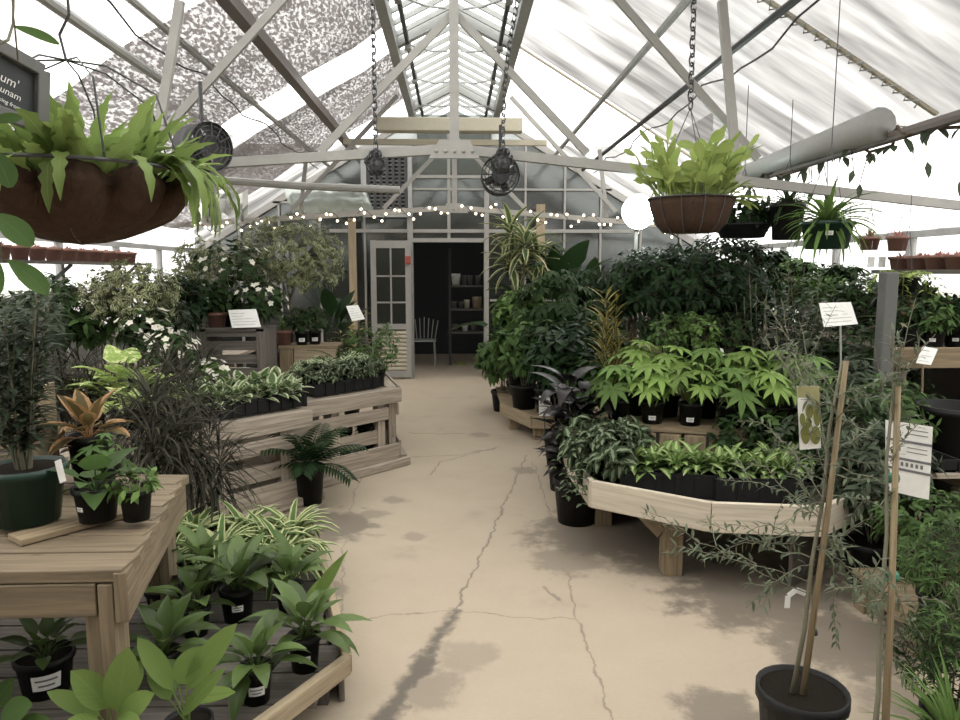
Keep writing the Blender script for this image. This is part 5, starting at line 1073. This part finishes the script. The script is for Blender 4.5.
for i, (px, Y, Z, R0, H, fm, w) in enumerate([(845, 4.4, 0, .32, .55, 'olivedark', 'behind the bamboo stake'), (872, 4.1, 0, .30, .50, 'mid', 'behind the striped notice'), (835, 3.9, 0, .28, .5, 'dark', 'beside the bench end'), (870, 3.5, 0, .28, .38, 'olivedark', 'low by the notice'), (862, 5.0, .0, .34, .75, 'dark', 'near the concrete post')]):
    plant('leafy_shrub', 'bushy grey-green shrub on the floor '+w, 'shrub', at(px, Y, Z), (bush, K(225+i, (R0, R0, R0), H, 150, 6, .08, .028, 'lance', .7, 8, 3)), fm, (.14, .24, 'black'))
# ================================================================ hanging pots, right
def hang_wires(root, pot_r, rim, hook, mesh='dark_metal', n=3):
    mb = MB(); b = V(root.location)
    for k in range(n): a = 2*PI*k/n+.5; mb.tube([b+V((pot_r*math.cos(a), pot_r*math.sin(a), rim)), hook], .0025, .0025, 4)
    return mb
bz = at(690, 3.75, zat(233, 3.75)); rB = .215
cb = thing('hanging_basket', 'coco fibre hanging pot of upright yellow-green pads beside the grow light', 'hanging basket', bz)
lm = MB().lathe([(.001, .0), (rB*.62, .0), (rB*.82, .05), (rB*.95, .13), (rB, .17), (rB*.93, .17), (rB*.88, .13)], 30); part('coco_liner', lm, M['coco'], cb, True); part('soil', MB().disc(rB*.9, .15, 24), M['soil'], cb)
wr = MB(); wr.tube([(rB*1.02*math.cos(a), rB*1.02*math.sin(a), .17) for a in [2*PI*i/30 for i in range(31)]], .004, .004, 5, cap=False)
for k in range(12): a = 2*PI*k/12; wr.tube([(rB*f*math.cos(a), rB*f*math.sin(a), z) for f, z in ((.64, -.004), (.84, .045), (.97, .125), (1.02, .17))], .0025, .0025, 4)
part('wire_frame', wr, M['dark_metal'], cb)
pm = MB(); rg = random.Random(12)
for i in range(95):
    az = rg.uniform(0, 6.28); rr = rB*rg.uniform(.1, .85); p = V((rr*math.cos(az), rr*math.sin(az), .15)); el = rg.uniform(.75, 1.5); h = rg.uniform(.08, .30); e = p+sph(az, el)*h
    pm.tube([p, p.lerp(e, .5)+V((0, 0, .01)), e], .004, .003, 4, .5, 0, False)
    for k in range(3): pm.leaf(p.lerp(e, .55+.22*k), sph(az+rg.uniform(-1.5, 1.5), rg.uniform(.3, 1.4)), sph(az, el-1.2), rg.uniform(.07, .13), rg.uniform(.035, .055), 'pad', rg.uniform(0, .8), .08, 5, rg.random())
for i in range(14):
    az = rg.uniform(-.5, .6); p = V((rB*.8*math.cos(az), rB*.8*math.sin(az), .16)); pm.leaf(p, sph(az, rg.uniform(.2, 1.0)), sph(az, 2.2), rg.uniform(.14, .24), .06, 'pad', rg.uniform(.3, 1.2), .1, 7, rg.random())
part('foliage', pm, GREEN['pad'], cb, True)
top_ = V((bz.x-.02, bz.y, roofz(bz.x)-.05)); w_ = MB()
for k in range(3): a = 2*PI*k/3+.5; w_.tube([bz+V((rB*math.cos(a), rB*math.sin(a), .17)), V((bz.x-.02, bz.y, bz.z+.62))], .0025, .0025, 4)
part('hanger_wires', w_, M['dark_metal'], cb, world=True)
chain('hanging_chain', 'thin chain holding the coco hanging pot beside the grow light', top_, V((bz.x-.02, bz.y, bz.z+.62)))
def hanging_pot(name, lab, px, py, Y, r, h, kind, fol, fm, hook=.45, tagw=None, tagz=.45, toff=0, grp=None):
    o = plant(name, lab, 'hanging plant', at(px, Y, zat(py, Y)), fol, fm, (r, h, kind), rz=0.0, tagw=tagw, tagoff=toff, tagz=tagz, group=grp)
    b = V(o.location); mb = MB(); hk = b+V((0, 0, h+hook)); 
    for k in range(3): a = 2*PI*k/3+.4; mb.tube([b+V((r*math.cos(a), r*math.sin(a), h)), hk], .002, .002, 4)
    tp = roofz(b.x)-.03; mb.tube([hk, V((hk.x, hk.y, max(hk.z+.02, tp)))], .003, .003, 4); part('hanger_wires', mb, M['dark_metal'], o, world=True); return o
hanging_pot('hanging_spider_plant', 'green plastic hanging pot of spider plant with a white label', 826, 249, 3.9, .135, .145, 'green', (rosette, K(231, 80, .30, .026, 'strap', 84, 0, 1.3, 0, .25, 6)), 'fresh', .4, .04, .55, .1)
hanging_pot('hanging_spider_plant', 'small dark hanging pot behind the green one, near the coco pot', 786, 240, 5.2, .12, .26, 'black', (rosette, K(232, 34, .26, .03, 'strap', 84, 0, 1.3, 0, .25, 6)), 'dark', .3)
hanging_pot('hanging_plant', 'broad shallow dark hanging pot below the coco hanging pot', 742, 238, 5.4, .20, .10, 'black', (bush, K(233, (.26, .2, .1), .08, 60, 5, .09, .05)), 'deep', .4)
hanging_pot('hanging_clay_pot', 'little terracotta pot hanging by the wall, nearer the green pot', 869, 250, 5.6, .075, .10, 'clay', (rosette, K(234, 20, .09, .02, 'lance', 84, 10, .5, 0, .2, 4)), 'bronze', .22)
hanging_pot('hanging_clay_pot', 'little terracotta pot hanging by the wall, above the red trays', 897, 251, 5.4, .075, .11, 'clay', (rosette, K(235, 20, .09, .02, 'lance', 84, 10, .5, 0, .2, 4)), 'redpink', .22)
for i, (px, py) in enumerate(((871, 262), (882, 262))):
    q = P(px, py, 5.5); mb = MB().box(q, (.028, 0, 0), (0, .002, 0), (0, 0, .04)); mb.tube([q+V((0, 0, .04)), q+V((0, 0, .16))], .0015, .0015, 4); solo('hanging_tag', mb, M['white'], ['pale oval tag dangling under the nearer small terracotta pot', 'pale oval tag dangling between the two small terracotta pots'][i], 'tag', q, bevel=.01)
# ================================================================ far right benches
def bench(lab, x0, x1, y0, y1, z, m='gray_wood', rail=None, nl=2):
    t = thing('plant_bench', lab, 'bench', (x0, y0, 0)); n = max(2, int((y1-y0)/.16))
    for i in range(n): part('board', MB().abox(x0, x1, y0+(y1-y0)*i/n+.005, y0+(y1-y0)*(i+1)/n-.005, z-.025, z), M[m], t, world=True)
    for x in (x0+.04, x1-.04):
        part('rail', MB().abox(x-.02, x+.02, y0+.05, y1-.05, z-.10, z-.026), M[m], t, world=True)
        for y in (y0+.08, y1-.08): part('leg', MB().abox(x-.04, x+.04, y-.04, y+.04, 0, z-.10), M[m], t, world=True)
    if rail: part('front_rail', MB().abox(x0-.02, x1, y0-.04, y0-.001, z-.11, z+.02), M[rail], t, world=True, bevel=.004)
    return t
WZ = zat(352, 4.5); wx = at(900, 4.5, WZ).x
bench('weathered bench with a thick pine front rail along the side wall', wx, 3.82, 4.5, 6.6, WZ, 'gray_wood', 'pine_dull')
SZ = zat(270, 6.0)
SZ_ = 0
sh2 = thing('wall_shelf', 'high shelf of red succulent trays along the poly-sheet side wall', 'shelf', (3.5, 5, SZ)); part('shelf_board', MB().abox(3.28, 3.86, 4.5, 5.65, SZ-.03, SZ), M['old_wood'], sh2, world=True)
for y in (4.7, 5.5): part('bracket', MB().plank((3.86, y, SZ-.28), (3.4, y, SZ-.03), (0, 0, 1), .03, .02), M['dark_metal'], sh2, world=True)
suc = (rosette, K(240, 18, .055, .02, 'lance', 80, 10, .3, 0, .2, 3))
for i in range(5):
    for j in range(2):
        plant('clay_pot', 'little terracotta pot of red succulents in the trays on the poly-side shelf', 'potted plant', (3.40+.2*j, 4.62+i*.21, SZ), (suc[0], K(240+(i+j) % 2, *suc[1][0][1:])), 'redpink', (.085, .10, 'clay'), group='terracotta pots on the poly-side shelf')
for i in range(7):
    plant('small_bush', 'low plant in a black pot on the weathered bench, %s from its near end' % ORD[i], 'potted plant', (wx+.18+.12*(i % 2)+i*.10, 4.72+.27*i, WZ), (rosette, K(250+i % 3, 20, .20, .045, 'lance', 82, 15, .7, .05, .2, 4)), ['bronze', 'dark', 'mid', 'yellow', 'dark', 'mid', 'bronze'][i], (.085, .14, 'black'), tagw=.04 if i in (1, 2) else None)
yel = hanging_pot('hanging_plant', 'yellow-green trailing plant hanging in front of the concrete post', 905, 292, 4.9, .08, .10, 'black', (trailing, K(255, 14, .08, .022, .12, .22, 'lance')), 'yellowgreen', .35)
for i, (px, Y, w) in enumerate(((812, 6.95, 'nearest the concrete post'), (808, 7.1, 'behind the white sign'), (776, 7.5, 'by the wall posts'))):
    plant('leafy_shrub', 'yellow-green bushy plant on the far bench '+w, 'shrub', at(px, Y, 1.02), (bush, K(258+i, (.35, .3, .2), .22, 110, 6, .07, .025, 'lance')), ['fresh', 'yellowgreen', 'mid'][i], (.12, .16, 'black'))
bench('long weathered bench farther along the poly-side wall', 2.55, 3.82, 6.7, 10.6, 1.02, 'gray_wood', 'gray_wood')
for i in range(6):
    plant('leafy_shrub', 'dark bushy plant on the long wall bench, %s towards the end wall' % ORD[i], 'shrub', (2.75+.25*(i % 3), 7.4+.52*i, 1.02), (bush, K(262+i % 3, (.32, .3, .26), .28, 110, 6, .09, .032, 'ovate')), ['dark', 'mid', 'deep', 'dark', 'olivedark', 'deep'][i], (.12, .17, 'black'))
for i, (px, py, Y) in enumerate(((852, 296, 5.6),)):
    tr_ = tray('black tray with a white label behind the white sign card', at(836, 6.0, zat(300, 6.0)), at(872, 6.0, zat(300, 6.0)), 1.02 if False else zat(306, 6.0), .3, .10); q = V(tr_.location); mb = MB().abox(q.x+.06, q.x+.16, 5.985, 5.988, q.z+.04, q.z+.075); part('price_label', mb, M['white'], tr_, world=True)
bench('narrow dark bench carrying the labelled black tray', at(825, 5.95, 1.3).x, at(878, 5.95, 1.3).x, 5.93, 6.5, zat(306, 6.0)-.003, 'old_wood')
# signs, right
card('price_sign', 'white printed sign card on a stake above the dark shrubs', [P(819, 303, 4.5), P(851, 302, 4.5), P(858, 324, 4.4), P(824, 327, 4.4)], at(842, 4.43, .0), 5)
card('price_sign', 'small tilted card clipped to the pine front rail', [P(923, 346, 4.4), P(938, 349, 4.4), P(931, 365, 4.36), P(916, 363, 4.36)], at(918, 4.38, 0), 3, stakem='stake')
# olive trees
def olive(lab, base, stake_top, foot, pot, spec, seed, zlo, dens, extra=()):
    """base: stake foot, stake_top: its upper end (world); spec = [(height share, px, py, Y)] branch ends"""
    root = thing('olive_tree', lab, 'olive tree', foot)
    if pot: add_pot(root, *pot)
    b = V(base); tpt = V(stake_top); rg = random.Random(seed)
    part('stake', MB().tube([b, b.lerp(tpt, .5)+V((.004, 0, 0)), tpt], .0105, .0085, 8), M['stake'], root, True, world=True)
    off = V((-.022, .006, 0)); tr = [b+off+V((-.01, 0, 0))]+[b.lerp(tpt, u)+off*(1-.3*u)+V((.006*math.sin(u*14), 0, 0)) for u in (.2, .4, .6, .8, 1.0)]
    part('trunk', MB().tube(tr, .008, .004, 7), M['twig'], root, True, world=True)
    br = MB(); lf = MB()
    def branch(p, e, sag, sub):
        L = (e-p).length; S = max(4, int(L/.05)); pts = [p.lerp(e, i/S)+V((0, 0, sag*math.sin(PI*i/S)))+V((rg.uniform(-.006, .006),)*3) for i in range(S+1)]
        br.tube(pts, .0021, .0009, 4, .5, 0, False)
        nl = max(3, int(L/.030*dens))
        for k in range(nl):
            u = .12+.88*k/nl; q = u*S; i = min(int(q), S-1); pt = pts[i].lerp(pts[i+1], q-i); d = (pts[i+1]-pts[i]).normalized(); x = d.orthogonal().normalized(); x = Matrix.Rotation(rg.uniform(0, 6.28), 3, d) @ x
            for sg in (-1, 1): lf.leaf(pt, d*.75+x*sg, V((0, 0, 1)), rg.uniform(.028, .046), rg.uniform(.008, .012), 'lance', .4, .1, 3, rg.random())
        if sub:
            for k in range(sub):
                u = rg.uniform(.2, .9); q = u*S; i = min(int(q), S-1); pt = pts[i]; dd = ((e-p).normalized()+V((rg.uniform(-1, 1), rg.uniform(-1, 1), rg.uniform(-.5, .9)))).normalized(); branch(pt, pt+dd*L*rg.uniform(.25, .5), rg.uniform(-.01, .03), 0)
    for (h, px, py, Y) in spec:
        branch(b.lerp(tpt, h)+off*.5, P(px, py, Y), rg.uniform(-.03, .04), 1 if dens < .8 else 2)
    for i in range(int(16*dens)):
        h = rg.uniform(zlo, 1.02); a = rg.uniform(0, 6.28); p = b.lerp(tpt, h)+off*.5; e = p+V((math.cos(a), math.sin(a), rg.uniform(-.2, .8)))*rg.uniform(.10, .24); branch(p, e, rg.uniform(-.02, .03), 1)
    o_ = len(lf.v); lf.v += br.v; lf.f += [[i+o_ for i in f] for f in br.f]; lf.uv += br.uv; lf.r += br.r; lf.m += [1]*len(br.f); part('foliage', lf, [GREEN['olive'], M['twig']], root, True, world=True)
    return root
pr_ = G(802, 692, .27); foot = V((pr_.x, pr_.y, 0))
oa = olive('young olive tree with trailing branches tied to bamboo in a black pot', P(803, 694, pr_.y-.02), P(846, 361, pr_.y+.02), foot, (.136, .285, 'black'),
  [(.30, 640, 512, 2.35), (.34, 668, 545, 2.3), (.42, 700, 520, 2.5), (.40, 745, 610, 2.15), (.45, 905, 640, 2.2), (.5, 880, 590, 2.2), (.6, 770, 430, 2.5), (.65, 775, 340, 2.45), (.7, 800, 320, 2.4), (.55, 720, 480, 2.6), (.75, 880, 420, 2.4), (.72, 780, 300, 2.6), (.85, 815, 380, 2.35), (.5, 700, 560, 2.5), (.6, 900, 520, 2.4), (.45, 860, 600, 2.5)], 301, .38, 1.0)
tg = MB(); a = P(806, 594, 2.26); pts = [a, P(796, 590, 2.24), P(788, 596, 2.23), P(787, 608, 2.23)]
for p, q in zip(pts, pts[1:]): tg.box((p+q)/2, (q-p)/2, (0, .001, 0), (V((q-p).z*-1, 0, (q-p).x) if False else V((0, .0, .0))+ (q-p).cross(V((0, 1, 0))).normalized()*.009))
part('white_strap_tag', tg, M['white'], oa, world=True)
part('tie', MB().tube([P(810, 632, 2.28), P(816, 632, 2.28)], .013, .013, 8), M['dark_metal'], oa, world=True)
# olive picture tag
TL, TR, BR, BL = P(797, 386, 2.12), P(819, 386, 2.12), P(821, 448, 2.12), P(800, 450, 2.12)
ot = thing('olive_tag', 'hanging plant tag printed with green olives in front of the bench', 'plant tag', BL); nrm = V((0, -1, 0)); lerp2 = lambda u, v: TL.lerp(TR, u).lerp(BL.lerp(BR, u), v)
mb = MB(); mb.quad(TL, TR, BR, BL); mb.quad(*[x+V((0, .002, 0)) for x in (BL, BR, TR, TL)]); part('card', mb, M['white'], ot, world=True)
hd = MB(); hd.quad(*[lerp2(u, v)+nrm*.001 for u, v in ((0, 0), (1, 0), (1, .18), (0, .18))]); hd.quad(*[lerp2(u, v)+nrm*.001 for u, v in ((.66, .18), (1, .18), (1, .45), (.66, .45))]); part('printed_band', hd, simple('olive print band', (.33, .31, .15), .6), ot, world=True)
ol = MB()
for u, v, su, sv in ((.5, .40, .17, .12), (.84, .50, .16, .14), (.16, .52, .13, .10), (.42, .58, .14, .09), (.27, .76, .21, .15), (.74, .78, .23, .15)):
    c = lerp2(u, v)+nrm*.002; b = len(ol.v)
    for i in range(18): a = 2*PI*i/18; ol.v.append(lerp2(u+su*math.cos(a), v+sv*math.sin(a))+nrm*(.002+.0004*len(ol.f)))
    ol.face([b+i for i in range(18)], [(.5+.5*math.cos(2*PI*i/18), .5+.5*math.sin(2*PI*i/18)) for i in range(18)], R_.random())
part('printed_olive', ol, simple('printed olive green', (.20, .21, .055), .5, 0, .5, .35, 60), ot, world=True)
part('string', MB().tube([TL.lerp(TR, .5)+V((0, 0, -.01)), P(800, 374, 2.15), P(795, 360, 2.3)], .0015, .0015, 4), M['twig'], ot, world=True)
# second olive tree with striped notice
f2 = V((at(884, 1.8, 0).x, 1.8, 0))
o2 = olive('slender olive whip tied to a tall pale stake at the lower corner by the path', V((at(883, 1.8, .22).x, 1.8, .22)), P(898, 386, 2.05), f2, (.12, .235, 'black'),
  [(.35, 920, 690, 1.95), (.45, 850, 600, 2.0), (.5, 925, 640, 2.0), (.7, 880, 480, 2.0), (.9, 890, 330, 2.05), (.95, 935, 335, 2.1), (.95, 915, 300, 2.1), (.8, 925, 420, 2.0), (.9, 872, 340, 2.1), (1.0, 905, 340, 2.05)], 305, .3, .55)
for py in (478, 577): 
    q0, q1 = P(886, py, 2.02), P(897, py, 2.02); part('green_tie', MB().tube([q0, q1], .016, .016, 8), simple('green tie tape', (.03, .16, .09), .5), o2, world=True)
TL, TR, BR, BL = P(886, 420, 2.16), P(933, 427, 2.16), P(929, 500, 2.16), P(886, 490, 2.16)
sn = card('striped_notice', 'large white notice with dark stripes hung behind the slender olive whip', [TL, TR, BR, BL], None, 0)
bs = MB(); lp = lambda u, v: TL.lerp(TR, u).lerp(BL.lerp(BR, u), v)+V((0, -.0016, 0))
for v in (.24, .49, .64): bs.quad(lp(0, v), lp(1, v), lp(1, v+.035), lp(0, v+.035))
for i in range(5): u = .32+.11*i; bs.quad(lp(u, .55), lp(u+.06, .55), lp(u+.06, .605), lp(u, .605))
for v in (.08, .14, .33, .39): bs.quad(lp(.45, v), lp(.9, v), lp(.9, v+.012), lp(.45, v+.012))
part('lettering', bs, M['ink'], sn, world=True)
part('hook', MB().tube([TL.lerp(TR, .3), TL.lerp(TR, .3)+V((0, -.03, .02)), P(898, 400, 2.07)], .002, .002, 4), M['dark_metal'], sn, world=True)
# floor pots at the lower right
plant('leafy_shrub', 'low bushy green shrub in a wide black pot under the side bench', 'shrub', G(922, 608), (bush, K(270, (.27, .25, .17), .14, 200, 6, .055, .022, 'ovate')), 'mid', (.17, .30, 'black'))
q = G(985, 640, .0); solo('wooden_block', MB().abox(q.x-.14, q.x+.2, q.y, q.y+.1, 0, .40), M['pine_dull'], 'rough upright wooden block end beside the wide black pot', 'block', q, bevel=.005)
lp_ = bench('low pine bench at the lower corner under the ferny plants', at(925, 2.75, .2).x, 3.4, 2.75, 3.3, .18, 'pine_dull')
for i, (px, Y, Z, R0, H, fm, w) in enumerate(((940, 2.75, .18, .20, .14, 'mid', 'spreading over the low corner bench'), (968, 2.7, .18, .2, .2, 'dark', 'at the outer end of the low corner bench'), (948, 2.25, 0, .20, .22, 'dark', 'on the floor at the lower corner'), (975, 2.2, 0, .22, .3, 'mid', 'behind the corner fern tuft'))):
    plant('conifer_shrub', 'soft feathery evergreen '+w, 'shrub', at(px, Y, Z), (bush, K(272+i, (R0, R0, R0*.8), H, 150, 8, .05, .008, 'lance', .5, 8, 2)), fm, (.09, .12, 'black'))
plant('grassy_tuft', 'fresh green grassy tuft at the lower corner of the path', 'potted plant', at(950, 1.98, 0), (rosette, K(279, 70, .26, .014, 'lance', 88, 35, .7, 0, .2, 4)), 'fresh', (.11, .2, 'black'))
bt = thing('black_bin', 'tall black plastic bin beneath the pine front rail', 'bin', at(948, 4.0, 0)); q = V(bt.location); part('bin', MB().lathe([(.001, 0), (.17, 0), (.21, .80), (.225, .80), (.225, .84), (.195, .84), (.17, .1)], 20), M['black_plastic'], bt, True)
tb = tray('black shallow tray on the ground-level boards below the striped notice', at(905, 3.4, .62), at(960, 3.4, .62), .62, .5, .06)
bench('narrow grey bench under the shallow black tray', at(903, 3.38, .6).x, at(985, 3.38, .6).x, 3.38, 3.95, .617, 'gray_wood')

# more greenery filling the side benches
for i in range(8):
    plant('leafy_shrub', 'dusky bushy plant along the wall edge of the side benches, %s from the red trays' % ORD[i], 'shrub', (3.5-.05*(i % 2) if i > 2 else 3.22, 5.0+.66*i if i > 2 else 5.1+.5*i, 1.02 if i > 2 else WZ), (bush, K(280+i % 4, (.28, .34, .24) if i > 2 else (.22, .24, .15), .28 if i > 2 else .17, 120 if i > 2 else 80, 6, .085, .028, 'ovate', .6)), ['olivedark', 'dark', 'mid', 'deep', 'bronze', 'dark', 'mid', 'dark'][i], (.12, .17, 'black'))
for i in range(6):
    plant('leafy_shrub', 'shaded shrub on the floor under the side bench, %s from the pine front rail' % ORD[i], 'shrub', (2.75+.3*(i % 2), 4.6+.75*i, 0), (bush, K(285+i % 3, (.42, .42, .36), .50, 110, 6, .10, .036, 'ovate', .6)), ['dark', 'mid', 'deep'][i % 3], (.13, .2, 'black'))

for i, (px, Y, fm, w) in enumerate(((910, 4.72, 'dark', 'closest to the concrete post'), (932, 4.68, 'mid', 'behind the small tilted card'), (955, 4.70, 'deep', 'at the wall end of the front row'), (922, 5.05, 'olivedark', 'in the second row near the post'), (948, 5.10, 'dark', 'in the second row near the wall'), (968, 5.0, 'bronze', 'reddish one tucked by the wall'))):
    plant('small_bush', 'bushy plant above the pine front rail, '+w, 'potted plant', at(px, Y, WZ), (bush, K(290+i, (.15, .15, .13), .11, 90, 5, .07, .026, 'ovate', .6)), fm, (.075, .12, 'black'), tagw=.04 if i < 3 else None)
hanging_pot('hanging_plant', 'dark trailing plant hanging low behind the green hanging pot', 846, 282, 6.2, .09, .10, 'black', (trailing, K(297, 22, .10, .04, .16, .14, 'ovate')), 'dark', .5)
hanging_pot('hanging_plant', 'mid green trailing plant hanging behind the dark hanging pot', 800, 276, 6.6, .10, .10, 'black', (trailing, K(298, 22, .10, .045, .2, .12, 'ovate')), 'mid', .5)
hanging_pot('hanging_plant', 'dusky broad-leaved plant hanging over the plaited fig crown', 765, 268, 6.9, .11, .10, 'black', (trailing, K(299, 24, .13, .06, .2, .14, 'ovate')), 'deep', .5)
